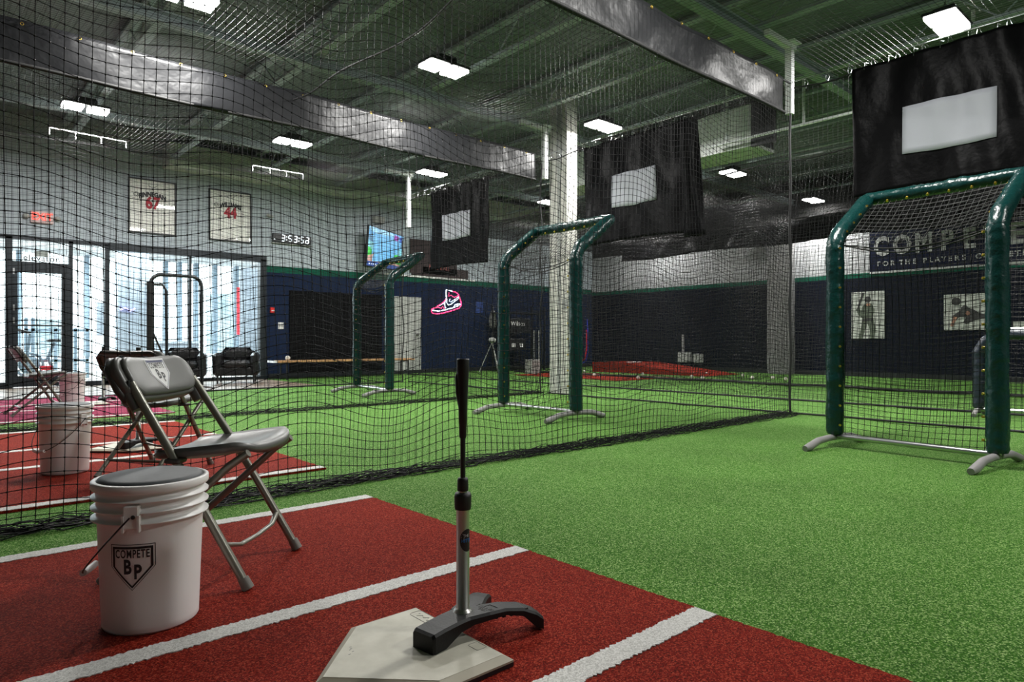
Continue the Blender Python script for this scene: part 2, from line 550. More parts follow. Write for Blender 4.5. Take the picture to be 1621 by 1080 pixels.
# window wall at the far side of the lobby
lw = MB()
lw.box((-7, LY, 0), (12, LY + .12, 0.42))
lw.box((-7, LY, 2.9), (12, LY + .12, 3.1))
lob = lw.build('wall_lobby_far', M_lobbywall); struct(lob)
for i, px in enumerate((30, 138, 263, 285, 311, 341, 375)):
    p = on_y(px, 540, LY)
    b = MB(); b.box((p.x - .05, LY - .02, .40), (p.x + .05, LY + .14, 2.92))
    struct(b.build('window_%d' % (3 + i), M_mullion), 'blue grey mullion of the far lobby window')
a, b_ = on_y(187, 540, 16.0), on_y(236, 540, 16.0)
q = MB(); q.box((a.x, 16.0, 0), (b_.x, 16.3, 3.0)); struct(q.build('wall_lobby_partition', M_lobbygrey), 'grey partition wall inside the bright lobby')
a, b_ = on_y(154, 510, 16.5), on_y(166, 510, 16.5)
q = MB(); q.box((a.x, 16.5, 0.9), (b_.x, 16.6, 1.6)); tag(q.build('wall_panel', M_lobbygrey), 'narrow grey panel standing in the lobby right of the glass door', 'panel')
# outside: pale buildings across the street
for k, (pa, pb, yt, Yb, mm) in enumerate(((341, 372, 465, 24, M_outside), (382, 415, 420, 25, M_lobbygrey), (55, 100, 505, 25, M_outside))):
    a, b_ = on_y(pa, yt, Yb), on_y(pb, yt, Yb)
    q = MB(); q.box((a.x, Yb, 0), (b_.x, Yb + 1.0, a.z))
    for z in np.arange(.6, a.z - .2, .5):
        q.box((a.x + .1, Yb - .03, z), (b_.x - .1, Yb, z + .06))
    tag(q.build('far_building', mm), ['pale blue building outside behind the right armchair', 'grey blue building outside at the right end of the glass', 'low pale building outside beyond the glass door'][k], 'building')
a, b_ = on_y(374.5, 455, 19.3), on_y(378.5, 530, 19.3)
q = MB(); q.box((a.x, 19.25, b_.z), (b_.x, 19.3, a.z)); tag(q.build('red_strip', mat('red_strip', (0.6, 0.02, 0.04), 0.5)), 'thin red vertical strip on the lobby window mullion', 'strip')
p = on_y(197, 491, 15.97)
q = MB(); q.tube([(p.x - .08, 15.97, p.z), (p.x + .02, 15.97, p.z + .05), (p.x + .1, 15.97, p.z - .02), (p.x + .2, 15.97, p.z + .04)], .018, 6)
tag(q.build('neon_sign', mat('violet_neon', (.4, .3, 1), .4, emit=(.45, .40, 1), estr=3)), 'small violet neon squiggle on the grey lobby wall', 'sign')

# exercise bike and rack seen through the door
bk = thing('exercise_bike', 'pale exercise bike in the lobby behind the glass door', 'exercise bike', (on_z(64, 592).x * 1.0, 15.6, 0))
bp = on_y(66, 590, 15.6); bk.location = (bp.x, 15.6, 0)
q = MB(); q.tube([(-.45, 0, .05), (.45, 0, .05)], .03); q.tube([(-.45, -.2, .04), (-.45, .2, .04)], .03); q.tube([(.45, -.2, .04), (.45, .2, .04)], .03)
q.tube([(-.28, 0, .05), (-.18, 0, .92)], .03); q.tube([(.25, 0, .05), (.1, 0, .45), (.2, 0, .75)], .03); q.tube([(-.2, 0, .4), (.12, 0, .42)], .03); q.build('frame', M_mullion, bk)
q = MB(); q.tube([(-.2 + .22 * math.cos(t), 0, .33 + .22 * math.sin(t)) for t in np.linspace(0, 2 * PI, 24, endpoint=False)], .025, closed=True)
q.lathe([(.0001, -.02), (.17, -.02), (.17, .02), (.0001, .02)], 20, M=Matrix.Translation((-.2, 0, .33)) @ Matrix.Rotation(PI / 2, 4, 'X')); q.build('flywheel', M_mullion, bk)
q = MB(); q.box((.08, -.1, .76), (.34, .1, .82), bev=.02); q.build('saddle', M_black, bk)
q = MB(); q.tube([(-.4, -.2, 1.0), (-.2, -.18, .94), (-.2, .18, .94), (-.4, .2, 1.0)], .018); q.build('handlebar', M_black, bk)
q = MB(); q.box((-.02, -.14, .22), (.16, .14, .30)); q.build('red_cover', M_redr, bk)
rk = thing('weight_rack', 'steel weight rack with tall posts standing behind the exercise bike', 'rack', (0, 0, 0))
for px in (41, 52, 88, 119, 138):
    p = on_y(px, 560, 16.6)
    q = MB(); q.box((p.x - .03, 16.57, 0), (p.x + .03, 16.63, 1.05 if px > 80 else 1.25)); q.build('post', M_mullion, rk)
p0, p1 = on_y(38, 573, 16.6), on_y(140, 573, 16.6)
for z in (.35, .98):
    q = MB(); q.box((p0.x, 16.57, z), (p1.x, 16.63, z + .05)); q.build('rail', M_mullion, rk)
# low grey counter behind the armchairs
a, b_ = on_y(245, 560, 17.5), on_y(315, 560, 17.5)
q = MB(); q.box((a.x, 17.5, 0), (b_.x, 18.1, .72)); q.box((a.x - .05, 17.45, .72), (b_.x + .05, 18.15, .78))
tag(q.build('lobby_counter', M_lobbygrey), 'low grey counter in the lobby behind the left armchair', 'counter')

# ------------------------------------------------------------------ roof steel
def joist(x, label):
    t = thing('roof_joist', label, 'roof joist', (x, 0, 0), group='open web joists under the ceiling deck')
    q = MB()
    q.box((-.05, Y0, 4.10), (.05, Y1 - .55, 4.135)); q.build('bottom_chord', M_joist, t)
    q = MB(); q.box((-.05, Y0, 4.46), (.05, Y1 - .05, 4.50)); q.build('top_chord', M_joist, t)
    q = MB()
    y = Y0; k = 0
    pts = []
    while y < Y1 - .6:
        pts.append((0, y, 4.12 if k % 2 else 4.48)); y += .42; k += 1
    q.tube(pts, .012, 6)
    q.build('web', M_joist, t)
    return t
j0 = None
jx = [0.3, 1.9, 3.5, 5.1, 6.7, 8.35, 9.95, 11.55, 13.15, 14.75]
ords = ['nearest the camera side', 'second from the camera side', 'third from the camera side', 'fourth from the camera side', 'above the ends of the vinyl baffles',
        'just past the white net posts', 'above the white duct', 'beyond the white duct', 'second from the far wall', 'closest to the far wall']
for x, l in zip(jx, ords):
    if j0 is None:
        j0 = joist(x, 'open web steel roof joist ' + l)
    else:
        c = copy_tree(j0); c.location = (x, 0, 0); c['label'] = 'open web steel roof joist ' + l
for yy, l in ((3.62, 'grey steel roof girder over the near black baffle'), (7.4, 'grey steel roof girder over the middle black baffle'), (11.1, 'grey steel roof girder nearest the glass wall')):
    q = MB(); q.box((X0, yy - .06, 3.98), (X1, yy + .06, 4.0)); q.box((X0, yy - .012, 4.0), (X1, yy + .012, 4.09)); q.box((X0, yy - .06, 4.08), (X1, yy + .06, 4.1))
    tag(q.build('roof_girder', M_joist), l, 'roof girder')
# sprinkler / net pipe beyond the cages and its hangers
t = thing('white_pipe', 'thin white pipe hung on rods beyond the first cage', 'pipe', (9.0, 0, 0))
q = MB(); q.tube([(0, 1.2, 3.72), (0, 5.6, 3.72)], .022, 8); q.build('pipe', M_whitesteel, t)
for y in (2.2, 3.5, 4.15, 5.3):
    q = MB(); q.tube([(0, y, 3.72), (0, y, 4.55)], .02, 6); q.build('hanger_rod', M_whitesteel, t)
t = thing('air_duct', 'white rectangular air duct ending in a dark open mouth', 'duct', (9.2, 5.0, 3.66))
q = MB(); q.box((0, .0, 0), (.65, 4.2, .62)); q.build('duct_body', M_white, t)
q = MB(); q.box((.04, -.02, .05), (.61, 0.0, .57)); q.build('duct_mouth', M_black, t)
q = MB(); q.box((-.02, -.35, -.02), (.03, .02, .64)); q.build('mouth_flange', M_black, t)
# columns
t = struct(MB().box((7.2, 6.86, 0), (7.42, 7.22, ZC)).build('trim_column', M_column), 'cream boxed steel column beside the middle batting cage')
q = MB(); q.box((7.19, 6.98, .0), (7.2, 7.05, ZC)); q.box((7.19, 6.84, 1.25), (7.2, 6.95, 1.40)); q.build('cover_strip', M_greydoor, t)
struct(MB().box((15.25, 7.36, 0), (15.5, 7.92, 3.3)).build('trim_pilaster', M_greycol), 'grey pilaster on the far wall')

# ------------------------------------------------------------------ lamps
def lamp_proto():
    t = thing('ceiling_light', 'x', 'ceiling light', group='paired square LED high bay lights')
    q = MB(); q.box((-.28, -.15, .02), (.28, .15, .05), bev=.008); q.box((-.12, -.1, .05), (.12, .1, .13), bev=.01); q.build('housing', M_black, t)
    for s in (-1, 1):
        q = MB(); q.box((s * .148 - .115, -.13, -.012), (s * .148 + .115, .13, .019)); q.build('lens', M_lamp, t)
    q = MB(); q.tube([(-.1, 0, .13), (0, 0, .28), (0, 0, .62)], .006, 6); q.tube([(.1, 0, .13), (0, 0, .28)], .006, 6); q.build('hanger', M_steel, t)
    return t
lamps = [
    (7.61, 2.08, 'bright square ceiling light at the top right above the near target sheet'),
    (4.56, 6.30, 'largest bright twin ceiling light, left of the near baffle'),
    (7.53, 6.44, 'twin ceiling light just above the middle target sheet and cream column'),
    (11.46, 6.63, 'twin ceiling light right of the middle target sheet under the duct'),
    (15.0, 6.7, 'far twin ceiling light above the white far wall beside the padded screen'),
    (1.72, 10.60, 'twin ceiling light at upper left above the exit sign'),
    (4.47, 10.25, 'twin ceiling light above the two framed jerseys, centre left'),
    (7.24, 10.39, 'twin ceiling light above the television and farthest target sheet'),
    (10.78, 10.80, 'small far ceiling light just left of the cream column'),
    (1.84, 6.56, 'twin ceiling light cut by the top edge above the middle baffle'),
    (14.3, 10.9, 'ceiling light at the far corner over the pitching mound'),
    (4.4, 2.07, 'ceiling light over the middle of the front lane, out of the frame'),
    (11.4, 2.2, 'ceiling light past the near cage to the right, out of the frame'),
    (4.6, -2.1, 'ceiling light in the lane right of the camera'),
]
lp = None
for x, y, l in lamps:
    if lp is None: lp = lamp_proto(); o = lp
    else: o = copy_tree(lp)
    place(o, (x, y, 3.92), 0, l)
    area('led_light', (x, y, 3.904), (0, 0, 0), .53, .26, LAMP_W, (1.0, 0.985, 0.95))

# ------------------------------------------------------------------ netting
def net_obj(name, P, r, parent=None, knots=0.0, m=M_twine, du=None, dv=None):
    """P: (nu, nv, 3) grid of knot positions -> every twine a thin three sided tube in one mesh"""
    nu, nv, _ = P.shape
    V = []; F = []; off = 0
    ang = np.array([0.3, 0.3 + 2 * PI / 3, 0.3 + 4 * PI / 3])
    du = np.array(du, float); dv = np.array(dv, float)
    nrm = np.cross(du, dv)
    def lines(G, side):
        nonlocal off
        a, b, _ = G.shape
        offs = (np.cos(ang)[:, None] * side[None] + np.sin(ang)[:, None] * nrm[None]) * r
        Q = G[:, :, None, :] + offs[None, None]
        V.append(Q.reshape(-1, 3))
        i = np.arange(a)[:, None, None]; j = np.arange(b - 1)[None, :, None]; k = np.arange(3)[None, None]
        base = off + (i * b + j) * 3
        nxt = base + 3
        k2 = (k + 1) % 3
        f = np.stack([base + k, base + k2, nxt + k2, nxt + k], -1).reshape(-1, 4)
        F.append(f)
        off += a * b * 3
    lines(P, du)                         # lines along v
    lines(P.transpose(1, 0, 2), dv)      # lines along u
    V = np.concatenate(V); F = np.concatenate(F)
    if knots > 0:
        cc = P.reshape(-1, 3)
        o6 = np.array([du, -du, dv, -dv, nrm, -nrm]) * knots
        KV = (cc[:, None] + o6[None]).reshape(-1, 3)
        tri = np.array([(0, 2, 4), (2, 1, 4), (1, 3, 4), (3, 0, 4), (2, 0, 5), (1, 2, 5), (3, 1, 5), (0, 3, 5)])
        KF = (np.arange(len(cc))[:, None, None] * 6 + tri[None] + len(V)).reshape(-1, 3)
        V = np.concatenate([V, KV])
    me = bpy.data.meshes.new(name)
    nq = len(F)
    nk = len(KF) if knots > 0 else 0
    me.vertices.add(len(V)); me.vertices.foreach_set('co', V.astype(np.float32).ravel())
    me.loops.add(nq * 4 + nk * 3); me.polygons.add(nq + nk)
    li = F.ravel()
    ls = np.arange(nq) * 4
    if nk:
        li = np.concatenate([li, KF.ravel()])
        ls = np.concatenate([ls, nq * 4 + np.arange(nk) * 3])
    me.loops.foreach_set('vertex_index', li.astype(np.int32))
    me.polygons.foreach_set('loop_start', ls.astype(np.int32))
    me.update(calc_edges=True)
    me.validate()
    me.materials.append(m)
    o = bpy.data.objects.new(name, me)
    C.objects.link(o)
    if parent: o.parent = parent
    return o

def smooth_noise(nu, nv, k, seed):
    """low frequency wobble made of a few random waves"""
    r = np.random.default_rng(seed)
    u = np.arange(nu)[:, None] / 20.0; v = np.arange(nv)[None] / 20.0
    out = np.zeros((nu, nv))
    for _ in range(k):
        a, b, p = r.uniform(.4, 2.6), r.uniform(.2, 1.6), r.uniform(0, 6.28)
        out += np.sin(a * u * 2 + b * v * 2 * r.choice([-1, 1]) + p) * r.uniform(.4, 1) / k
    return out

CELL = 0.05
def wall_net_x(y, xa, xb, za, zb, seed, amp=.06, r=.0014, knots=.0035, fest=.035):
    """side net in a plane of constant y"""
    nu = int((xb - xa) / CELL) + 1; nv = int((zb - za) / CELL) + 1
    u = np.linspace(xa, xb, nu)[:, None] + np.zeros((1, nv)); v = np.linspace(za, zb, nv)[None] + np.zeros((nu, 1))
    fall = np.clip((zb - v) / 1.2, 0, 1)
    N1, N2, N3 = smooth_noise(nu, nv, 6, seed), smooth_noise(nu, nv, 6, seed + 1), smooth_noise(nu, nv, 7, seed + 2)
    P = np.stack([u + N1 * .05, y + N2 * amp * fall * np.clip(v / .5, .3, 1), v + N3 * .05 + fest * np.sin(u * 6.1 + 1.3 * np.sin(v * 1.1 + seed)) * np.clip((zb - v) / .5, 0, 1) * np.clip(v / .4, 0.0, 1)], -1)
    P[:, :, 2] = np.maximum(P[:, :, 2], 0.004)
    return P, dict(du=(1, 0, 0), dv=(0, 0, 1), r=r, knots=knots)
def wall_net_y(x, ya, yb, za, zb, seed, amp=.05, r=.0014, knots=.003, lean=0.0):
    nu = int((yb - ya) / CELL) + 1; nv = int((zb - za) / CELL) + 1
    u = np.linspace(ya, yb, nu)[:, None] + np.zeros((1, nv)); v = np.linspace(za, zb, nv)[None] + np.zeros((nu, 1))
    fall = np.clip((zb - v) / 1.2, 0, 1)
    N1, N2, N3 = smooth_noise(nu, nv, 6, seed), smooth_noise(nu, nv, 6, seed + 1), smooth_noise(nu, nv, 7, seed + 2)
    P = np.stack([x + N2 * amp * fall - lean * (zb - v) / (zb - za), u + N1 * .04, v + N3 * .04 + .03 * np.sin(u * 3.7 + seed) * np.clip((zb - v), 0, 1) * np.clip(v / .4, 0.0, 1)], -1)
    P[:, :, 2] = np.maximum(P[:, :, 2], 0.004)
    return P, dict(du=(0, 1, 0), dv=(0, 0, 1), r=r, knots=knots)
def top_net(xa, xb, ya, yb, z, seed, sag=.12, r=.0014, knots=.003, dip=0.06):
    nu = int((xb - xa) / CELL) + 1; nv = int((yb - ya) / CELL) + 1
    u = np.linspace(xa, xb, nu)[:, None] + np.zeros((1, nv)); v = np.linspace(ya, yb, nv)[None] + np.zeros((nu, 1))
    s = np.sin(PI * (v - ya) / (yb - ya)) ** .7 * sag
    N = smooth_noise(nu, nv, 5, seed)
    P = np.stack([u + N * .03, v + smooth_noise(nu, nv, 5, seed + 4) * .03, z - s - dip * np.abs(np.sin(u * PI / 3.4)) * np.sin(PI * (v - ya) / (yb - ya)) + N * .02], -1)
    return P, dict(du=(1, 0, 0), dv=(0, 1, 0), r=r, knots=knots)

def rope(pts, r, name, parent, m=M_rope, n=6):
    return MB().tube(pts, r, n).build(name, m, parent)

def gathered(parent, name, xa, xb, y, wfun, seed, nline=26, m=M_twine):
    """slack of the net lying bunched on the turf"""
    r = random.Random(seed)
    q = MB()
    n = int((xb - xa) / .07)
    for k in range(nline):
        f = r.uniform(-1, 1); ph = r.uniform(0, 6.28); zz = r.uniform(.004, .05)
        pts = []
        for i in range(n + 1):
            x = xa + (xb - xa) * i / n
            w = wfun(x)
            yy = y + (f + .35 * math.sin(x * 3.1 + ph) + r.uniform(-.25, .25)) * w
            pts.append((x + r.uniform(-.02, .02), yy, max(.004, zz * (1 - abs(f) * .7) + r.uniform(-.012, .018))))
        q.tube(pts, r.uniform(.0016, .0035), 3, caps=False)
    for i in range(int((xb - xa) / .03)):
        x = xa + i * .03
        w = wfun(x)
        pts = []
        yy = y - w * 1.1
        while yy < y + w * 1.1:
            pts.append((x + r.uniform(-.025, .025), yy, r.uniform(.004, .045 * (1.1 - abs(yy - y) / (w * 1.2)) + .006))); yy += max(.02, w * .22)
        if len(pts) > 1: q.tube(pts, .0016, 3, caps=False)
    return q.build(name, m, parent)

# ---- side net between the front lane and the middle lane
NY = (3.35, 7.10, 10.85)
NZ = 3.52
t = thing('cage_net', 'nearest black cage net hanging between the front lane and the middle lane', 'net', (0, 0, 0))
P, kw = wall_net_x(NY[0], -1.5, 6.95, 0.0, NZ, 11, amp=.12, r=.0020, knots=.0056, fest=.05); net_obj('netting', P, parent=t, **kw)
gathered(t, 'gathered_net', -1.5, 6.95, NY[0] - .02, lambda x: .045 + .05 * max(0, min(1, (x - 2.0) / 2.5)) + .03 * math.exp(-((x - 1.15) / .35) ** 2) * 2, 5)
rope([(6.95, NY[0] + .006 * math.sin(z * 7), z) for z in np.linspace(0, 3.2, 30)], .013, 'edge_rope', t)
rope([(x, NY[0], NZ + .0) for x in np.linspace(-1.5, 6.95, 12)], .009, 'top_rope', t)
t = thing('cage_net', 'second black cage net behind the middle batting lane', 'net', (0, 0, 0))
P, kw = wall_net_x(NY[1], -1.5, 6.9, 0.0, NZ, 31, r=.0019, knots=.004); net_obj('netting', P, parent=t, **kw)
gathered(t, 'gathered_net', -1.0, 6.9, NY[1], lambda x: .05, 6, nline=14)
rope([(6.9, NY[1] + .02 * math.sin(z * 7), z) for z in np.linspace(0, 3.4, 30)], .011, 'edge_rope', t)
t = thing('cage_net', 'farthest black cage net in front of the glass wall walkway', 'net', (0, 0, 0))
P, kw = wall_net_x(NY[2], -.5, 6.9, 0.0, NZ, 51, r=.0017, knots=.0); net_obj('netting', P, parent=t, **kw)
rope([(x, NY[2], .012) for x in np.linspace(-.5, 6.9, 12)], .012, 'bottom_rope', t)
rope([(6.9, NY[2] + .03 * math.sin(z * 5), z) for z in np.linspace(0, 3.4, 30)], .012, 'edge_rope', t)
for a, b_ in ((on_y(78, 202, NY[2] - .04), on_y(200, 225, NY[2] - .04)), (on_y(400, 262, NY[2] - .04), on_y(480, 276, NY[2] - .04))):
    q = MB(); q.tube([a, b_], .011, 6)
    for f in (.0, .33, .66, 1.0):
        c = a.lerp(b_, f); q.tube([c, c - Vector((0, 0, .09))], .008, 6)
    q.build('hanging_rail', M_whitesteel, t)
# ---- end nets in the plane behind the padded screens
XE = 7.0
ends = [(-2.4, 3.33, 71, 'black end net behind the front padded screen'), (3.40, 7.05, 81, 'black end net behind the middle padded screen'), (7.13, 10.8, 91, 'black end net behind the farthest padded screen')]
for ya_, yb_, sd, l in ends:
    t = thing('end_net', l, 'net', (0, 0, 0))
    P, kw = wall_net_y(XE, ya_, yb_, 0.0, 3.46, sd, r=.0015); net_obj('netting', P, parent=t, **kw)
    rope([(XE + .02 * math.sin(y * 5), y, .012) for y in np.linspace(ya_, yb_, 20)], .010, 'bottom_rope', t)
    rope([(XE, y, 3.46 + .02 * math.sin(y * 8)) for y in np.linspace(ya_, yb_, 40)], .009, 'top_rope', t)
    q = MB(); q.tube([(XE + .03, ya_, 3.56), (XE + .03, yb_, 3.56)], .006, 6); q.build('top_cable', M_steel, t)
    y = ya_ + .1
    while y < yb_:
        MB().tube([(XE, y, 3.44), (XE + .02, y + .03, 3.50), (XE + .03, y + .02, 3.57), (XE + .02, y - .01, 3.50), (XE, y, 3.45)], .0045, 5).build('snap_hook', M_steel, t); y += .22
# ---- roof nets over the lanes
for i, (ya_, yb_, l, sag) in enumerate(((-2.4, 3.33, 'black roof net over the front lane', .05), (3.38, 7.08, 'black roof net over the middle lane', .10), (7.12, 10.83, 'black roof net over the lane nearest the glass wall', .12))):
    t = thing('roof_net', l, 'net', (0, 0, 0))
    P, kw = top_net(0.2 if i else 1.5, 7.0, ya_, yb_, 3.50, 101 + i * 7, sag=sag, r=.0014, knots=.0026 if i < 2 else 0); net_obj('netting', P, parent=t, **kw)
    if i == 1:
        rope([(3.05 + .05 * math.sin(y * 3), y, 3.42 - .10 * math.sin(PI * (y - ya_) / (yb_ - ya_))) for y in np.linspace(ya_, yb_, 24)], .010, 'seam_rope', t)
# ---- nets of the cages beyond
t = thing('far_cage_net', 'black net wall of the far cage beyond the padded screens', 'net', (0, 0, 0))
P, kw = wall_net_y(9.5, 0.0, 13.3, 0.0, 3.40, 121, r=.0022, knots=0, lean=.9); net_obj('netting', P, parent=t, **kw)
rope([(8.6, y, .012) for y in np.linspace(0, 13.3, 24)], .013, 'bottom_rope', t)
rope([(9.5, y, 3.40 + .02 * math.sin(y * 4)) for y in np.linspace(0, 13.3, 40)], .012, 'top_rope', t)
t = thing('far_cage_net', 'farthest black net wall before the pitching mound', 'net', (0, 0, 0))
P, kw = wall_net_y(11.3, 0.0, 12.6, 0.0, 3.40, 131, r=.0024, knots=0); net_obj('netting', P, parent=t, **kw)
rope([(11.3, y, .03 + .01 * math.sin(y * 3)) for y in np.linspace(0, 12.6, 24)], .022, 'bottom_rope', t)
t = thing('far_roof_net', 'black roof net stretched over the far cage', 'net', (0, 0, 0))
P, kw = top_net(9.5, 15.2, 0.0, 13.2, 3.42, 141, sag=.06, r=.0026, knots=0, dip=.02); net_obj('netting', P, parent=t, **kw)
t = thing('far_cage_net', 'black divider net running down to the cream column', 'net', (0, 0, 0))
P, kw = wall_net_x(6.9, 7.5, 15.2, 0.0, 3.40, 151, r=.0015, knots=0); net_obj('netting', P, parent=t, **kw)

# white net posts hung from the girders
for (y, zb, l) in ((NY[0] + .04, 3.22, 'white hanging post at the end of the near baffle'), (NY[1] + .04, 3.20, 'white hanging post left of the cream column'), (10.85, 2.95, 'white hanging post above the television')):
    t = thing('net_post', l, 'net post', (7.02, y, 0))
    q = MB(); q.box((-.035, -.035, zb), (.035, .035, 3.98)); q.build('post', M_whitesteel, t)
    q = MB(); q.box((-.5, -.03, 3.92), (.1, .03, 3.98)); q.box((-.09, -.09, 3.97), (.09, .09, 3.985)); q.build('bracket', M_whitesteel, t)

# ------------------------------------------------------------------ vinyl baffles
def cloth(fn, nu, nv, thick, nrm):
    """cloth sheet from fn(u, v) -> point; returns MB with two sides"""
    q = MB()
    a = [[Vector(fn(i / nu, j / nv)) for j in range(nv + 1)] for i in range(nu + 1)]
    nn = Vector(nrm) * thick
    vs_ = [p for row in a for p in row] + [p + nn for row in a for p in row]
    N = (nu + 1) * (nv + 1)
    I = lambda i, j: i * (nv + 1) + j
    fs = []
    for i in range(nu):
        for j in range(nv):
            fs.append((I(i, j), I(i + 1, j), I(i + 1, j + 1), I(i, j + 1)))
            fs.append((N + I(i, j), N + I(i, j + 1), N + I(i + 1, j + 1), N + I(i + 1, j)))
    for i in range(nu):
        fs.append((I(i, 0), N + I(i, 0), N + I(i + 1, 0), I(i + 1, 0))); fs.append((I(i, nv), I(i + 1, nv), N + I(i + 1, nv), N + I(i, nv)))
    for j in range(nv):
        fs.append((I(0, j), I(0, j + 1), N + I(0, j + 1), N + I(0, j))); fs.append((I(nu, j), N + I(nu, j), N + I(nu, j + 1), I(nu, j + 1)))
    q.add(vs_, fs, True)
    return q
def waves(seed, k, fa, fb):
    r = random.Random(seed)
    ws = [(r.uniform(fa, fb), r.uniform(-2.5, 2.5), r.uniform(0, 6.28), r.uniform(.3, 1)) for _ in range(k)]
    tot = sum(w[3] for w in ws)
    return lambda s, z: sum(w[3] * math.sin(w[0] * s + w[1] * z * 3 + w[2]) for w in ws) / tot
def baffle(y, xa, xb, za, zb, seed, label):
    t = thing('vinyl_baffle', label, 'baffle', (0, 0, 0), group=None)
    w = waves(seed, 8, 1.2, 9)
    def fn(u, v):
        x = xa + (xb - xa) * u; z = za + (zb - za) * v
        return (x, y + .06 * w(x, z) * (1 - .6 * v), z + .01 * math.sin(x * 2.3) + (.04 * (u > .97) * (1 - v) * 0))
    cloth(fn, 260, 10, .004, (0, 1, 0)).build('sheet', M_vinyl, t)
    q = MB(); q.tube([(x, y - .01, za + .012 + .01 * math.sin(x * 2.3)) for x in np.linspace(xa, xb, 60)], .018, 6); q.build('bottom_hem', M_hem, t)
    x = xa + .2
    while x < xb:
        q = MB(); q.tube([(x + .012 * math.cos(a), y - .02, zb - .03 + .012 * math.sin(a)) for a in np.linspace(0, 2 * PI, 10, endpoint=False)], .003, 5, closed=True)
        q.build('grommet', M_brass, t); x += .42
    return t
baffle(NY[0] - .03, -1.2, 6.74, 3.14, 3.52, 3, 'near black vinyl baffle running from the top edge to the white net post')
baffle(NY[1] - .03, -1.2, 6.75, 3.12, 3.52, 9, 'middle grey black vinyl baffle crossing the upper left behind the near net')

# far black curtain above the white wall band
t = thing('black_curtain', 'long gathered black vinyl curtain above the white band of the far wall', 'curtain', (0, 0, 0))
w = waves(44, 8, 4, 22)
cloth(lambda u, v: (14.6 + .07 * w(u * 10.5, v), 1.2 + 10.6 * u, 2.98 + .50 * v + .03 * math.sin(u * 19)), 220, 8, .004, (1, 0, 0)).build('curtain_sheet', M_vinyl2, t)
rope([(14.58, y, 3.49) for y in np.linspace(1.2, 11.8, 20)], .015, 'curtain_rope', t)

# ------------------------------------------------------------------ hanging target sheets
def target(ya_, yb_, za, zb, wy0, wy1, wz0, wz1, seed, label, fold=0.0, x=XE - .05, skew=.0):
    t = thing('target_sheet', label, 'target sheet', (0, 0, 0))
    w = waves(seed, 7, 3, 12)
    W_ = abs(yb_ - ya_)
    def fn(u, v):
        y = ya_ + (yb_ - ya_) * u; z = za + (zb - za) * v
        return (x - .05 - .045 * w(u * W_ * 2, z) - fold * .05 * abs(math.sin(u * 9)), y, z + .03 * math.sin(u * 3.1) * (1 - v))
    cloth(fn, 60, 40, .004, (1, 0, 0)).build('sheet', M_vinyl2, t)
    def fw(u, v):
        y = wy0 + (wy1 - wy0) * u; z = wz0 + (wz1 - wz0) * v
        uu = (y - ya_) / (yb_ - ya_); 
        xx = fn(uu, (z - za) / (zb - za))[0]
        return (xx - .014, y + .02 * v * skew, z - .012 * math.sin(PI * u) * (1 - v))
    cloth(fw, 14, 8, .004, (1, 0, 0)).build('strike_zone_patch', mat('pale_grey_canvas', (0.40, 0.415, 0.46), 0.6), t)
    k = 0
    while k < 9:
        y = ya_ + (yb_ - ya_) * (k + .5) / 9; MB().tube([(x - .06, y, zb - .03), (x - .02, y + .01, zb + .05), (x + .05, y, zb + .06)], .004, 5).build('tie_hook', M_steel, t); k += 1
    return t
target(2.70, 0.75, 2.20, 3.46, 2.25, 1.52, 2.53, 2.97, 13, 'largest black target sheet with a white rectangle behind the front screen', x=XE - .03)
t2_ = target(6.25, 4.57, 2.08, 3.45, 5.76, 5.05, 2.55, 2.98, 17, 'middle black target sheet with a white rectangle right of the cream column', x=XE - .03)
w = waves(71, 5, 8, 30)
cloth(lambda u, v: (XE - .12 - .05 * w(u * .6, v), 4.62 - .30 * u * (1 - v * .45), 2.02 + 1.42 * v), 24, 20, .004, (1, 0, 0)).build('side_fold', M_vinyl2, t2_)
target(9.95, 8.32, 2.05, 3.46, 9.57, 8.80, 2.54, 2.98, 23, 'farthest black target sheet with a white square above the neon shoe', x=XE - .03)

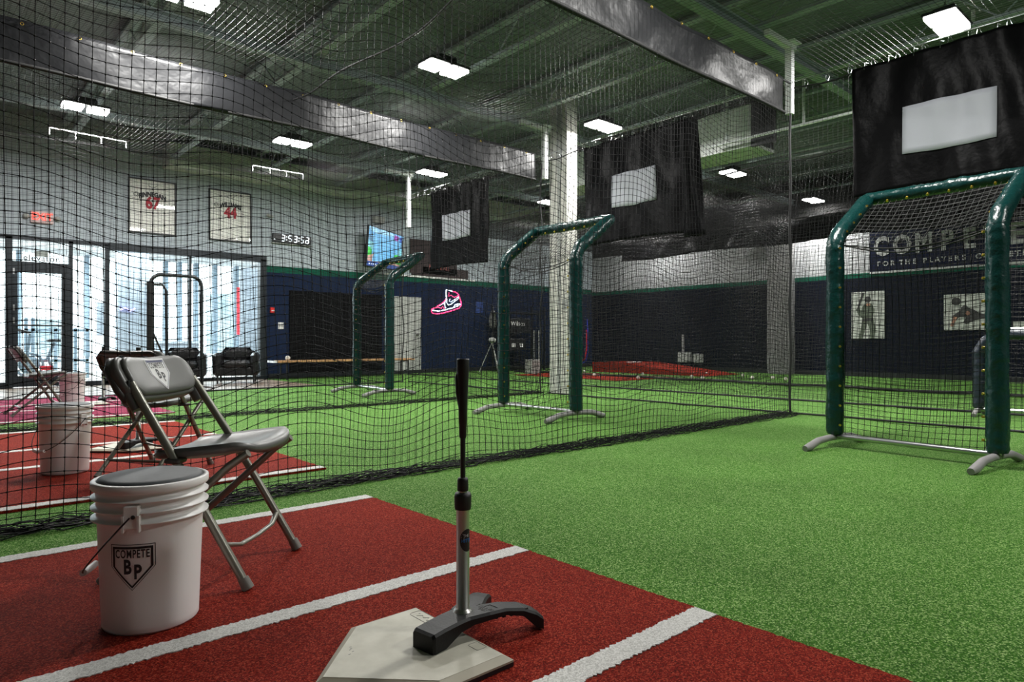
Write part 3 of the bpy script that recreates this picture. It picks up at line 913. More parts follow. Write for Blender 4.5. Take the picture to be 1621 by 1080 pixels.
# ------------------------------------------------------------------ padded pitching screens
def pad_tube(pts, r, seed, amp=.004):
    """padded sleeve with creases along a path"""
    rr_ = random.Random(seed)
    q = MB()
    P = []
    for a, b in zip(pts[:-1], pts[1:]):
        a = Vector(a); b = Vector(b); n = max(2, int((b - a).length / .025))
        P += [a.lerp(b, i / n) for i in range(n)]
    P.append(Vector(pts[-1]))
    R = []
    for i, p in enumerate(P):
        R.append(r + amp * (math.sin(i * .55 + seed) * .35 + rr_.uniform(-.5, .5)))
    R[0] *= .85; R[-1] *= .85
    q.tube(P, R, 14)
    n0 = 14
    for i in range(len(P)):
        for k in range(n0):
            v = Vector(q.v[i * n0 + k]); d = v - P[i]
            q.v[i * n0 + k] = tuple(P[i] + d * (1 + .05 * math.sin(k * 2.1 + i * .21 + seed) + rr_.uniform(-.012, .012)))
    return q
def screen_proto(seed, label, w=1.08, h1=1.64, h2=2.04, sx=.52, pad=.065):
    t = thing('pitching_screen', label, 'pitching screen', group=None)
    hw = w / 2
    for s in (1, -1):
        y = s * hw
        pa = pad_tube([(0, y, .10), (0, y, h1 - .02)], pad, seed + s).build('post_pad', M_pad, t)
        for k in range(10):
            z = .18 + k * .155
            gx, gy = -.030, y - s * pad
            MB().tube([(gx - .012, gy + s * .006, z), (gx - .022, gy - s * .004, z)], .009, 8).build('grommet', M_brass, pa)
        pu = pad_tube([(-.01, y, h1 - .05), (.06, y, h1 + .07), (sx - .02, y, h2 - .01)], pad * .96, seed + 5 * s).build('arm_pad', M_pad, t)
        for k in range(4):
            f = .2 + k * .2
            MB().tube([(sx * f - .035, y - s * pad * .9, h1 + (h2 - h1) * f + .0), (sx * f - .045, y - s * pad * .95, h1 + (h2 - h1) * f)], .009, 8).build('grommet', M_brass, pu)
        q = MB()
        q.tube([(-.42, y, .022), (-.36, y, .03), (-.24, y, .065), (-.1, y, .075), (.1, y, .075), (.24, y, .065), (.36, y, .03), (.42, y, .022)],
               [.022, .03, .027, .025, .025, .027, .03, .022], 12)
        q.build('foot', M_greyfoot, t)
        q = MB(); q.tube([(0, y, .06), (0, y, .16)], .024, 10); q.build('post_end', M_steel, t)
    pt = pad_tube([(sx, hw + .03, h2), (sx, -hw - .03, h2)], pad * .8, seed + 9, .007).build('top_pad', M_pad, t)
    for k in range(6):
        yy = -hw + .17 + k * (w - .34) / 5; MB().tube([(sx - .04, yy, h2 - .038), (sx - .050, yy, h2 - .048)], .010, 8).build('grommet', M_brass, pt)
    q = MB(); q.tube([(0, hw, .085), (0, -hw, .085)], .021, 12); q.build('base_bar', M_steel, t)
    # net: lower panel bellied, upper panel sloping to the top bar
    nu = int(w / .045); nv = int(h1 / .045)
    u = np.linspace(-hw + .03, hw - .03, nu)[:, None] + np.zeros((1, nv)); v = np.linspace(.08, h1, nv)[None] + np.zeros((nu, 1))
    belly = np.sin(PI * (u + hw) / w) * np.sin(PI * np.clip(v / h1, 0, 1)) ** .7
    P = np.stack([.12 * belly + smooth_noise(nu, nv, 4, seed) * .02, u + smooth_noise(nu, nv, 4, seed + 1) * .015, v - .07 * belly], -1)
    net_obj('netting', P, .0022, t, knots=.005, du=(0, 1, 0), dv=(0, 0, 1))
    nv2 = int(math.hypot(sx, h2 - h1) / .045)
    u = np.linspace(-hw + .03, hw - .03, nu)[:, None] + np.zeros((1, nv2)); s_ = np.linspace(0, 1, nv2)[None] + np.zeros((nu, 1))
    belly = np.sin(PI * (u + hw) / w)
    P = np.stack([sx * s_ + .03 * belly, u + .02 * s_, h1 + (h2 - h1) * s_ - .07 * belly * (1 - s_) ** 1.5 - .04 * np.sin(PI * s_) * belly], -1)
    dv = np.array((sx, 0, h2 - h1)); dv /= np.linalg.norm(dv)
    net_obj('upper_netting', P, .0021, t, knots=.0045, du=(0, 1, 0), dv=tuple(dv), m=mat('grey_twine', (0.055, 0.055, 0.055), 0.5))
    for dz, dx in ((0, 0), (-.03, .02)):
        rope([(.03 + dx, y, h1 - .02 - .085 * math.cos(y / hw * PI / 2) + dz * math.cos(y / hw * PI / 2)) for y in np.linspace(-hw, hw, 20)], .0055, 'sag_rope', t)
    return t
s1 = screen_proto(3, 'nearest padded green pitching screen at the right on grey feet')
s1.location = (5.03, 1.60, 0); s1.rotation_euler = (0, 0, math.radians(-6)); s1.scale = (.95, .95, .925)
s2 = copy_tree(s1); s2.scale = (1, 1, 1); place(s2, (4.84, 5.03, 0), math.radians(0), 'middle padded green pitching screen in front of the cream column')
s3 = copy_tree(s1); s3.scale = (1, 1, 1); place(s3, (5.07, 8.80, 0), math.radians(-4), 'farthest padded green pitching screen beside the television and black wall panel')
for s in (s1, s2, s3): s['group'] = 'padded green pitching screens'

# short dark screen at the far right
t = thing('catch_screen', 'short dark padded screen half hidden behind the right post of the nearest pitching screen', 'screen', (8.30, 1.98, 0), math.radians(2))
pad_tube([(0, 0, .08), (0, 0, .66), (0, -.06, .78), (0, -.18, .85), (0, -1.5, .86)], .055, 8).build('frame_pad', M_pad_dark, t)
pad_tube([(0, -1.5, .86), (0, -1.5, .08)], .055, 18).build('post_pad', M_pad_dark, t)
q = MB(); q.tube([(0, -.1, .9), (0, -1.5, .905)], .02, 8); q.tube([(0, 0, .07), (0, -1.5, .07)], .022, 8); q.build('bar', M_steel, t)
for y in (0, -1.5):
    q = MB(); q.tube([(-.22, y, .02), (-.12, y, .06), (.12, y, .06), (.22, y, .02)], .024, 8); q.build('foot', M_greyfoot, t)
nu, nv = 32, 17
u = np.linspace(-1.45, -.05, nu)[:, None] + np.zeros((1, nv)); v = np.linspace(.08, .84, nv)[None] + np.zeros((nu, 1))
net_obj('netting', np.stack([0 * u, u, v], -1), .0016, t, du=(0, 1, 0), dv=(0, 0, 1))

# black rounded frames by the glass
t = thing('round_top_screen', 'tall black round cornered screen frame standing before the glass wall', 'screen frame', (0, 0, 0))
xa, xb, yy, zt = 2.75, 3.51, 11.6, 1.83
arc = [(xa, yy, .05), (xa, yy, zt - .16)] + [(xa + .16 - .16 * math.cos(a), yy, zt - .16 + .16 * math.sin(a)) for a in np.linspace(.2, PI / 2, 6)]
arc += [(xb - .16 + .16 * math.sin(a), yy, zt - .16 + .16 * math.cos(a)) for a in np.linspace(0, PI / 2, 6)] + [(xb, yy, .05)]
MB().tube(arc, .028, 10).build('frame', M_black, t)
MB().tube([(xa, yy, .05), (xa, yy, zt - .12)], .055, 12).build('post_pad', M_hem, t)
arc2 = [(p[0] - .0 if i < 4 else p[0], p[1] + .55, p[2] - .03) for i, p in enumerate(arc)]
MB().tube([(xa + .0, yy + .05, zt - .15), (xa + .05, yy + .5, zt - .12), (xa + .30, yy + .5, zt - .12), (xa + .36, yy + .5, zt - .22), (xa + .36, yy + .5, .05)], .022, 8).build('rear_frame', M_black, t)
MB().tube([(xa + .02, yy, .95), (xa + .30, yy + .48, .55), (xa + .30, yy + .48, .05)], .016, 8).build('brace', M_black, t)
q = MB(); q.tube([(xb - .28, yy - .02, .03), (xb, yy, .04), (xb + .1, yy - .30, .02)], .02, 8); q.tube([(xa - .1, yy - .25, .03), (xa, yy, .04), (xa + .1, yy + .3, .03)], .02, 8); q.build('foot', M_greyfoot, t)

# ------------------------------------------------------------------ hitting mats
def fuzzy_strip(x0, x1, y0, y1, z, seed, step=.006):
    r = random.Random(seed)
    q = MB()
    n = int((x1 - x0) / step)
    ea = [r.uniform(-.0045, .0045) for _ in range(n + 1)]; eb = [r.uniform(-.0045, .0045) for _ in range(n + 1)]
    vs_ = []
    for i in range(n + 1):
        x = x0 + (x1 - x0) * i / n
        vs_ += [(x, y0 + ea[i], z), (x, y1 + eb[i], z), (x, y0 + ea[i], z - .006), (x, y1 + eb[i], z - .006)]
    fs = []
    for i in range(n):
        a = i * 4; b = a + 4
        fs += [(a, b, b + 1, a + 1), (a + 2, b + 2, b, a), (a + 1, b + 1, b + 3, a + 3)]
    q.add(vs_, fs)
    return q
def hitting_mat(yc, xf, label, m=M_clay, xb=-2.5, half=1.52, inn=.385, seed=1):
    t = thing('hitting_mat', label, 'turf mat', (0, yc, 0))
    r = random.Random(seed)
    q = MB()
    poly = [(xb, -half - .02), (xf, -half - .02)]
    n = 300
    for i in range(1, n):
        poly.append((xf + r.uniform(-.004, .004), -half - .02 + (2 * half + .04) * i / n))
    poly += [(xf, half + .02), (xb, half + .02)]
    q.prism(poly, 'z', 0.001, .012)
    q.build('turf', m, t)
    for k, y in enumerate((half - .02, -half + .02, inn, -inn)):
        w_ = .036
        fuzzy_strip(xb, xf - .004, y - w_, y + w_, .0145, seed * 10 + k).build('line', M_line, t)
    return t
hitting_mat(1.44, 1.68, 'front red turf hitting mat with white lines, under the batting tee')
hitting_mat(5.38, 1.86, 'second red turf hitting mat beyond the nearest net', seed=2, half=1.58, inn=.40)
hitting_mat(9.45, 2.1, 'third pinkish red turf hitting mat near the glass door', M_clay3, seed=3, half=1.6, inn=.41)

# ------------------------------------------------------------------ home plates
def home_plate(xf, yc, z0, label, detail=True):
    t = thing('home_plate', label, 'home plate', (xf, yc, z0))
    h = .216
    out = [(0, h), (-.216, h), (-.432, 0), (-.216, -h), (0, -h)]
    cx_, s_ = -.19, .90
    inn = [(cx_ + (x - cx_) * .91, y * .89) for x, y in out]
    q = MB()
    vs_ = [(x, y, 0) for x, y in out] + [(x, y, .010) for x, y in out]
    n = 5
    q.add(vs_, [tuple(range(n))] + [(i, (i + 1) % n, n + (i + 1) % n, n + i) for i in range(n)]); q.build('base', M_black, t)
    q = MB()
    vs_ = [(x * 1.0, y, .0102) for x, y in out] + [(x, y, .015) for x, y in out] + [(x, y, .024) for x, y in inn]
    q.add(vs_, [(i, (i + 1) % n, n + (i + 1) % n, n + i) for i in range(n)] + [(n + i, n + (i + 1) % n, 2 * n + (i + 1) % n, 2 * n + i) for i in range(n)]); q.build('bevel', M_plate_edge, t)
    q = MB(); q.prism(inn[::-1], 'z', .020, .0245); q.build('top', M_plate, t)
    if detail:
        q = MB()
        # small rounded outline mark with a batter-like swirl near the front left corner
        def rr(cx0, cy0, w, h_, r0):
            pts = []
            for sx_, sy_, a0 in ((1, 1, 0), (-1, 1, 90), (-1, -1, 180), (1, -1, 270)):
                for a in (0, 30, 60, 90):
                    A = math.radians(a0 + a); pts.append((cx0 + sx_ * (w - r0) + r0 * math.cos(A), cy0 + sy_ * (h_ - r0) + r0 * math.sin(A), .0248))
            return pts
        q.tube(rr(-.035, .115, .020, .055, .010), .0009, 4, closed=True)
        q.tube([(-.046, .145, .0248), (-.030, .135, .0248), (-.040, .12, .0248), (-.026, .11, .0248), (-.044, .10, .0248), (-.03, .085, .0248)], .0008, 4)
        q.ball((-.03, .152, .0245), .0035, 8, 5, .2)
        q.tube(rr(-.035, -.115, .016, .02, .004), .0006, 4, closed=True)
        q.build('stamped_mark', mat('plate_mark', (0.30, 0.29, 0.26), 0.6), t)
        q = MB()
        rr3 = random.Random(2)
        for k in range(5):
            x, y = -.30 + rr3.uniform(-.012, .012), .075 + rr3.uniform(-.02, .02); q.box((x, y, .0244), (x + .006, y + .002, .0247))
        q.build('scuff', M_black, t)
    return t
hp = home_plate(1.055, 1.385, .012, 'off white rubber home plate under the front batting tee'); hp.scale = (.93, .96, 1)
home_plate(1.30, 5.38, .012, 'white home plate on the second mat behind the folding chair', False)
home_plate(1.75, 9.45, .012, 'white home plate on the third mat near the glass door', False)

# ------------------------------------------------------------------ batting tees
def tee(loc, rz, label, full=True, z0=0.0, basem=M_rubber, lean=0.0):
    t = thing('batting_tee', label, 'batting tee', loc, rz)
    # base: one front block arm and two splayed rear arms, arched between their ends
    def arm(pts, wid, zt, zb):
        q = MB(); vs_ = []; n = len(pts)
        for i, (x, y) in enumerate(pts):
            a = Vector(pts[max(0, i - 1)]); b = Vector(pts[min(n - 1, i + 1)])
            d = (b - a).normalized(); s = Vector((-d.y, d.x)); w_ = wid[i] / 2
            p = Vector((x, y))
            ch = .006
            A, B = p + s * w_, p - s * w_
            A2, B2 = p + s * (w_ - ch), p - s * (w_ - ch)
            vs_ += [(A.x, A.y, zb[i]), (A.x, A.y, zt[i] - ch), (A2.x, A2.y, zt[i]), (B2.x, B2.y, zt[i]), (B.x, B.y, zt[i] - ch), (B.x, B.y, zb[i])]
        fs = []
        for i in range(n - 1):
            for k in range(6):
                fs.append((i * 6 + k, i * 6 + (k + 1) % 6, i * 6 + 6 + (k + 1) % 6, i * 6 + 6 + k))
        fs.append((5, 4, 3, 2, 1, 0)); fs.append(tuple((n - 1) * 6 + k for k in range(6)))
        q.add(vs_, fs)
        return q
    q = MB()
    ga, gb, gc = TEE_ARMS
    for (pts, wid, zt, zb) in (ga, gb, gc):
        a = arm(pts, wid, zt, zb); q.add(a.v, a.f)
    # ribs under the long arm
    for k in range(6):
        f = .25 + k * .1
        p = Vector(gc[0][0]).lerp(Vector(gc[0][-1]), f)
        q.box((p.x - .004, p.y - .018, .026), (p.x + .004, p.y + .018, .040))
    bs = q.build('base', basem, t)
    if full:
        q = MB()
        q.tube([(.045, .0, .0518), (.058, .002, .0518), (.052, -.02, .0518), (.075, -.018, .0518), (.078, -.045, .0518)], .0009, 4); q.build('moulded_mark', mat('worn_rubber_mark', (.05, .045, .04), .6), bs)
        for k, s_ in enumerate(('TANNER', 'TEES')):
            text(s_, 'moulded_text', mat('worn_rubber_mark', (.05, .045, .04), .6), bs, basis((.052 - .013 * k, -.030, .0522), (.25, -.97, 0), (.97, .25, 0)) @ Matrix.Scale(1, 4), .014, .9, .0003)
    q = MB(); q.lathe([(.027, .044), (.027, .050), (.021, .056), (.0168, .06), (.0168, .315)], 28); q.build('lower_pole', M_alu, t)
    q = MB(); q.lathe([(.0205, .312), (.0215, .318), (.0222, .345), (.0195, .354), (.010, .355)], 28); q.build('collar', M_rubber2, t)
    q = MB(); q.lathe([(.011, .350), (.011, .362)], 20); q.build('inner_sleeve', M_steel, t)
    q = MB(); q.lathe([(.0138, .359), (.0145, .363), (.0142, .386), (.0125, .392), (.008, .393)], 24); q.build('small_collar', M_rubber2, t)
    q = MB(); q.lathe([(.0066, .390), (.0066, .505)], 16); q.build('inner_pole', M_black, t)
    q = MB(); q.lathe([(.0088, .495), (.0095, .499), (.0098, .530), (.0108, .532), (.0112, .565), (.0122, .60), (.0142, .635), (.0158, .67), (.0163, .695), (.0155, .698), (.012, .688), (.008, .66)], 28)
    q.tube([(-.004, .005, .57), (-.0065, .008, .61), (-.0075, .010, .65), (-.003, .004, .685)], [.005, .0085, .0085, .004], 10)
    q.build('rubber_cup', M_rubber2, t)
    if full:
        # round sticker wrapped on the pole, turned to the right of the camera
        A0 = math.radians(-85)
        q = MB(); n = 28; R = .0171
        pts = [(0, 0)] + [(.021 * math.cos(a), .029 * math.sin(a)) for a in np.linspace(0, 2 * PI, n, endpoint=False)]
        vs_ = [(R * math.cos(A0 + u / R), R * math.sin(A0 + u / R), .235 + v) for u, v in pts]
        rings = [[(R * math.cos(A0 + f * .021 * math.cos(a) / R), R * math.sin(A0 + f * .021 * math.cos(a) / R), .235 + f * .029 * math.sin(a)) for a in np.linspace(0, 2 * PI, n, endpoint=False)] for f in (.01, .35, .7, 1)]
        fs = [(i * n + k, i * n + (k + 1) % n, (i + 1) * n + (k + 1) % n, (i + 1) * n + k) for i in range(3) for k in range(n)]
        q.add([p for r_ in rings for p in r_], fs, True); stk = q.build('round_sticker', M_ink, t)
        def wrap(p): return (.0174 * math.cos(A0 + p.x / .0174), .0174 * math.sin(A0 + p.x / .0174), .235 + p.y)
        text('THE', 'sticker_text', M_sticker, stk, Matrix.Identity(4), .010, .9, .0, fn=lambda p: wrap(p + Vector((-.004, .012, 0))))
        text('HITTER', 'sticker_text', mat('sticker_blue', (.02, .25, .7), .5), stk, Matrix.Identity(4), .013, .8, .0, fn=lambda p: wrap(p + Vector((.0, -.001, 0))))
    return t
# arm outlines measured about the pole foot (x down the lane, y to the left)
TEE_ARMS = (
    ([(-.142, -.028), (-.135, -.027), (-.10, -.022), (-.05, -.014), (.02, -.005)], [.070, .076, .076, .078, .080], [.041, .046, .049, .051, .051], [.0, .0, .002, .024, .030]),
    ([(.0, .0), (.05, .03), (.09, .058), (.12, .078), (.140, .088)], [.078, .074, .062, .054, .048], [.051, .051, .048, .042, .036], [.030, .032, .024, .006, -.022]),
    ([(.0, -.012), (.05, -.028), (.10, -.036), (.15, -.052), (.185, -.066), (.205, -.074)], [.078, .066, .060, .056, .052, .050], [.051, .052, .050, .042, .026, .010], [.030, .033, .034, .022, -.012, -.022]),
)
tee((1.05, 1.368, .0245 + .012), math.radians(0), 'black and silver batting tee standing on the front home plate')
tee((1.18, 5.30, .0245 + .012), math.radians(20), 'batting tee on the second home plate, mostly hidden behind the near chair', False)
tee((1.80, 9.90, .0125), math.radians(60), 'batting tee with grey pole on the third mat near the glass door', False)

# ------------------------------------------------------------------ shield logo
PENT = [(-.5, .52), (.5, .52), (.5, .0), (.0, -.56), (-.5, .0)]
def shield(parent, fn, size, mfill, mline, mtext, fill=True, top=None):
    """home-plate shaped emblem with COMPETE and Bp; fn maps (x, y, lift) to the surface"""
    def sc(k):
        return [(x * k, (y + .02) * k - .02) for x, y in PENT]
    def dens(p, n=8):
        o_ = []
        for i in range(len(p)):
            a, b = p[i], p[(i + 1) % len(p)]
            o_ += [(a[0] + (b[0] - a[0]) * j / n, a[1] + (b[1] - a[1]) * j / n) for j in range(n)]
        return o_
    def strip(k0, k1, lift):
        a, b = dens(sc(k0)), dens(sc(k1)); n = len(a)
        q = MB(); q.add([fn(x * size, y * size, lift) for x, y in a] + [fn(x * size, y * size, lift) for x, y in b], [(i, (i + 1) % n, n + (i + 1) % n, n + i) for i in range(n)])
        return q
    q = MB()
    if fill:
        for k0 in range(8): s_ = strip(max(.001, k0 * .13), (k0 + 1) * .13, .0004); q.add(s_.v, s_.f)
        em = q.build('emblem', mfill, parent)
        q = MB()
        for k0, k1 in ((.90, .955),): s_ = strip(k0, k1, .0007); q.add(s_.v, s_.f)
        q.build('emblem_outline', mline, em)
    else:
        for k0, k1 in ((.97, 1.0), (.80, .90)): s_ = strip(k0, k1, .0006); q.add(s_.v, s_.f)
        em = q.build('emblem', mline, parent)
    I = Matrix.Identity(4)
    text('COMPETE', 'emblem_text', mtext, em, I, .27 * size, .58, 0, fn=lambda p: fn(p.x, p.y + .29 * size, .0009), space=1.14, bold=.006 * size)
    text('B', 'emblem_text', mtext, em, I, .46 * size, .70, 0, fn=lambda p: fn(p.x - .10 * size, p.y - .02 * size, .0009), bold=.016 * size)
    text('P', 'emblem_text', mtext, em, I, .46 * size, .70, 0, fn=lambda p: fn(p.x + .12 * size, p.y - .14 * size, .0009), bold=.016 * size)
    return em

# ------------------------------------------------------------------ buckets
def bucket_proto(label):
    t = thing('ball_bucket', label, 'bucket')
    H = .393
    def rad(z): return .119 + (.134 - .119) * z / H
    prof = [(.001, .004), (.108, .004), (.116, .0), (.1195, .006)]
    for z in np.linspace(.02, .290, 8): prof.append((rad(z), z))
    for z in (.292, .320, .348):
        prof += [(rad(z) + .001, z), (.1445, z + .001), (.145, z + .0045), (rad(z) + .002, z + .006), (rad(z), z + .02)]
    prof += [(rad(.370), .371), (.143, .372), (.145, .375), (.145, H - .002), (.1425, H), (.1325, H), (.1315, H - .01), (.128, .33), (.001, .33)]
    MB().lathe(prof, 64).build('pail', M_bucket, t)
    q = MB(); q.lathe([(.127, H - .012), (.1305, H - .002), (.128, H + .004), (.115, H + .0075), (.06, H + .009), (.0005, H + .009)], 48); q.build('cushion_lid', M_cushion, t)
    return t
def bucket_handle(t, ang):
    """ear plate at angle ang (and opposite), wire bail hanging to one side with a white grip"""
    for s, a in ((0, ang), (1, ang + PI)):
        er = Matrix.Rotation(a, 4, 'Z')
        q = MB(); q.box((.128, -.019, .284), (.1485, .019, .344), M=er, bev=.003); q.box((.136, -.021, .277), (.151, -.016, .32), M=er); q.box((.136, .016, .277), (.151, .021, .32), M=er); e = q.build('handle_ear', M_bucket, t)
        q = MB(); q.lathe([(.0001, 0), (.0055, 0), (.0055, .001), (.0001, .001)], 12, M=er @ Matrix.Translation((.1487, .006, .316)) @ Matrix.Rotation(PI / 2, 4, 'Y')); q.build('ear_hole', M_black, e)
    pts = []
    u = Vector((math.cos(ang), math.sin(ang), 0)); side = Vector((math.sin(ang), -math.cos(ang), 0))
    for k in range(25):
        b = PI * k / 24
        p = u * math.cos(b) * .155 + side * math.sin(b) * .162 + Vector((0, 0, .316 - .175 * math.sin(b)))
        pts.append(p)
    MB().tube(pts, .0022, 6).build('wire_handle', M_black, t)
    m_ = len(pts) // 2
    MB().tube(pts[m_ - 2:m_ + 3], .009, 10).build('handle_grip', M_bucket, t)
b1 = bucket_proto('front white bucket with grey cushion lid and shield logo beside the folding chair')
b1.location = (.489, 2.052, 0.0125)
bucket_handle(b1, math.radians(-122))
R_ = .1375
AL = math.radians(-124)
def bfn(x, y, l):
    z = .183 + y
    r = .1192 + .015 * z / .393 + l
    # viewed from outside: +x of the logo runs anticlockwise seen from above
    a = AL + x / r
    return (r * math.cos(a), r * math.sin(a), z)
shield(b1, bfn, .112, M_bucket, M_ink, M_ink, fill=False)
b2 = bucket_proto('second white bucket seen through the nearest net at the left'); b2.location = (.657, 4.68, .0125); bucket_handle(b2, math.radians(-60))
b3 = bucket_proto('farthest white bucket on the pinkish mat, above the second bucket'); b3.location = (1.376, 9.3, .0125); bucket_handle(b3, math.radians(-60))
for b in (b1, b2, b3): b['group'] = 'white cushioned ball buckets'

# ------------------------------------------------------------------ folding chairs
def chair(loc, rz, label, logo=True):
    t = thing('folding_chair', label, 'chair', loc, rz, 'grey plastic folding chairs')
    # long side tubes: front foot -> seat -> top of the backrest
    for s in (1, -1):
        y = s * .200
        pts = [(.205, y, .012), (.085, y * .99, .215), (-.033, y * .97, .41), (-.150, y * .92, .592), (-.176, y * .90, .632)]
        MB().tube(pts, .0135, 12).build('long_leg', M_frame, t)
        MB().tube([(.213, y, .0), (.195, y, .033)], [.0185, .0165], 12).build('foot_cap', M_cap, t)
        y2 = s * .172
        MB().tube([(-.27, y2, .012), (-.05, y2, .205), (.14, y2, .375), (.20, y2, .415)], .0125, 12).build('rear_leg', M_frame, t)
        MB().tube([(-.279, y2, .0), (-.258, y2, .022)], [.0175, .0155], 12).build('foot_cap', M_cap, t)
    MB().tube([(.135, .20, .135), (.150, .12, .112), (.152, 0, .108), (.150, -.12, .112), (.135, -.20, .135)], [.011, .009, .0085, .009, .011], 10, flat=.7).build('front_brace', M_frame, t)
    MB().tube([(-.19, .17, .082), (-.19, -.17, .082)], .009, 10).build('rear_brace', M_frame, t)
    # seat: contoured shell with rolled rim
    q = MB(); nu, nv = 24, 24
    def outline(v):                       # half width along the depth, v 0 rear .. 1 front
        return .168 + .040 * math.sin(PI * min(1, v * 1.15) * .62) - .060 * max(0, (v - .78) / .22) ** 2.2 - .03 * max(0, (.12 - v) / .12) ** 2
    top = []
    for i in range(nu + 1):
        v = i / nu
        x = -.125 + .330 * v
        hw = outline(v)
        for j in range(nv + 1):
            u = -1 + 2 * j / nv
            z = .405 + .040 * v - .016 * math.sin(PI * v) * (1 - u * u) + .012 * (abs(u) ** 4) - .018 * max(0, (v - .85) / .15) ** 2
            top.append((x + .014 * (1 - u * u) * (v > .9), u * hw, z))
    n1 = len(top); I = lambda i, j: i * (nv + 1) + j
    th = .026
    bot = [(x, y * .985, z - (th if (0 < k // (nv + 1) < nu and 0 < k % (nv + 1) < nv) else th)) for k, (x, y, z) in enumerate(top)]
    fs = []
    for i in range(nu):
        for j in range(nv):
            fs.append((I(i, j), I(i + 1, j), I(i + 1, j + 1), I(i, j + 1))); fs.append((n1 + I(i, j), n1 + I(i, j + 1), n1 + I(i + 1, j + 1), n1 + I(i + 1, j)))
    for i in range(nu):
        fs.append((I(i, 0), n1 + I(i, 0), n1 + I(i + 1, 0), I(i + 1, 0))); fs.append((I(i, nv), I(i + 1, nv), n1 + I(i + 1, nv), n1 + I(i, nv)))
    for j in range(nv):
        fs.append((I(0, j), I(0, j + 1), n1 + I(0, j + 1), n1 + I(0, j))); fs.append((I(nu, j), n1 + I(nu, j), n1 + I(nu, j + 1), I(nu, j + 1)))
    q.add(top + bot, fs, True)
    so = q.build('seat', M_chair, t)
    for s in (1, -1): MB().box((-.05, s * .165, .385), (.0, s * .215, .400), bev=.004).build('seat_bracket', M_chair_dark, so)
    # backrest: curved rounded panel on a hollow shell
    ax = Vector((-.49, 0, .87)).normalized()          # up along the reclined back
    base = Vector((-.192, 0, .652))
    fwd = Vector((.87, 0, .49))
    def face(y, s, off):
        bow = .030 * (1 - (y / .235) ** 2)
        return base + Vector((0, y, 0)) + ax * s + fwd * (off - bow)
    def panel(hw, hh, rc, off0, off1, dome):
        q = MB(); n = 66
        def rr(k):
            pts = []
            for sx_, sy_, a0 in ((1, 1, 0), (-1, 1, 90), (-1, -1, 180), (1, -1, 270)):
                for i in range(10):
                    A = math.radians(a0 + i * 10); pts.append((sx_ * (hw * k - rc * k) + rc * k * math.cos(A), sy_ * (hh * k - rc * k) + rc * k * math.sin(A)))
            out = []
            for i in range(len(pts)):
                a, b = pts[i], pts[(i + 1) % len(pts)]
                m_ = 12 if i in (9, 29) else 3 if i in (19, 39) else 1
                out += [(a[0] + (b[0] - a[0]) * j / m_, a[1] + (b[1] - a[1]) * j / m_) for j in range(m_)]
            return out
        rings = []
        for k, off in ((1.0, off0), (1.0, off1 - .008), (.975, off1 - .002), (.93, off1), (.8, off1 + dome), (.6, off1 + dome), (.45, off1 + dome), (.3, off1 + dome), (.15, off1 + dome), (.02, off1 + dome)):
            rings.append([face(y, s, off) for y, s in rr(k)])
        rings.insert(0, [face(y, s, off0 + .004) for y, s in rr(.02)]); rings.insert(1, [face(y, s, off0 + .004) for y, s in rr(.6)]); rings.insert(2, [face(y, s, off0 + .004) for y, s in rr(.93)])
        fs = [(i * n + k, i * n + (k + 1) % n, (i + 1) * n + (k + 1) % n, (i + 1) * n + k) for i in range(len(rings) - 1) for k in range(n)]
        q.add([p for r_ in rings for p in r_], fs, True)
        return q
    bo = panel(.210, .078, .064, -.022, .014, .001).build('backrest', M_chair, t)
    panel(.183, .069, .052, .010, .030, .003).build('back_cushion_panel', M_chair, bo)
    for s_ in (1, -1): MB().tube([face(s_ * .183, -.11, -.003), face(s_ * .181, -.07, -.003), face(s_ * .180, -.02, -.006)], [.0185, .020, .018], 12).build('tube_sleeve', M_chair, bo)
    q = MB()
    for y in (-.14, 0, .14):
        p = face(y, .0755, .014); q.box((p.x - .004, y - .009, p.z - .003), (p.x + .004, y + .009, p.z + .003))
    for s_ in (1, -1):
        p = face(s_ * .197, -.03, .0135); q.box((p.x - .003, p.y - .004, p.z - .014), (p.x + .003, p.y + .004, p.z + .014))
    q.build('moulded_slot', M_black, bo)
    q = MB(); q.tube([face(y, s, -.022) for y, s in [(-.185, -.07), (-.205, -.03), (-.198, .040), (-.155, .076), (0, .078), (.155, .076), (.198, .040), (.205, -.03), (.185, -.07)]], .012, 8); q.build('back_rim', M_chair_dark, bo)
    if logo:
        shield(bo, lambda x, y, l: face(x - .0, y, .0335 + l), .105, M_sticker, M_navyink, M_ink)
        # blue strip along the top of the emblem
        q = MB(); q.add([face(x, y, .0343) for x, y in ((-.045, .043), (.045, .043), (.045, .050), (-.045, .050))], [(0, 1, 2, 3)]); q.build('emblem_strip', M_navyink, bo)
    return t
A1 = math.radians(-45)
def chair_at(cx_, cy_, ang, label, logo, z=.0145):
    # the given point lies midway between the two front feet (local x .205)
    f = Vector((math.cos(ang), math.sin(ang)))
    return chair((cx_ - f.x * .205, cy_ - f.y * .205, z), ang, label, logo)
chair_at(.904, 2.232, A1, 'front grey folding chair with shield logo sticker behind the white bucket', True)
chair_at(1.245, 4.52, math.radians(38.5), 'second grey folding chair turned away, behind the front chair and net', False)
chair_at(1.19, 8.62, math.radians(5), 'farthest folding chair at the left edge on the pinkish mat', False)

# ------------------------------------------------------------------ things on the glass-side wall
WY = 13.7
def wall_quad(px0, py0, px1, py1):
    a = on_y(px0, py0, WY); b = on_y(px1, py1, WY); return a, b
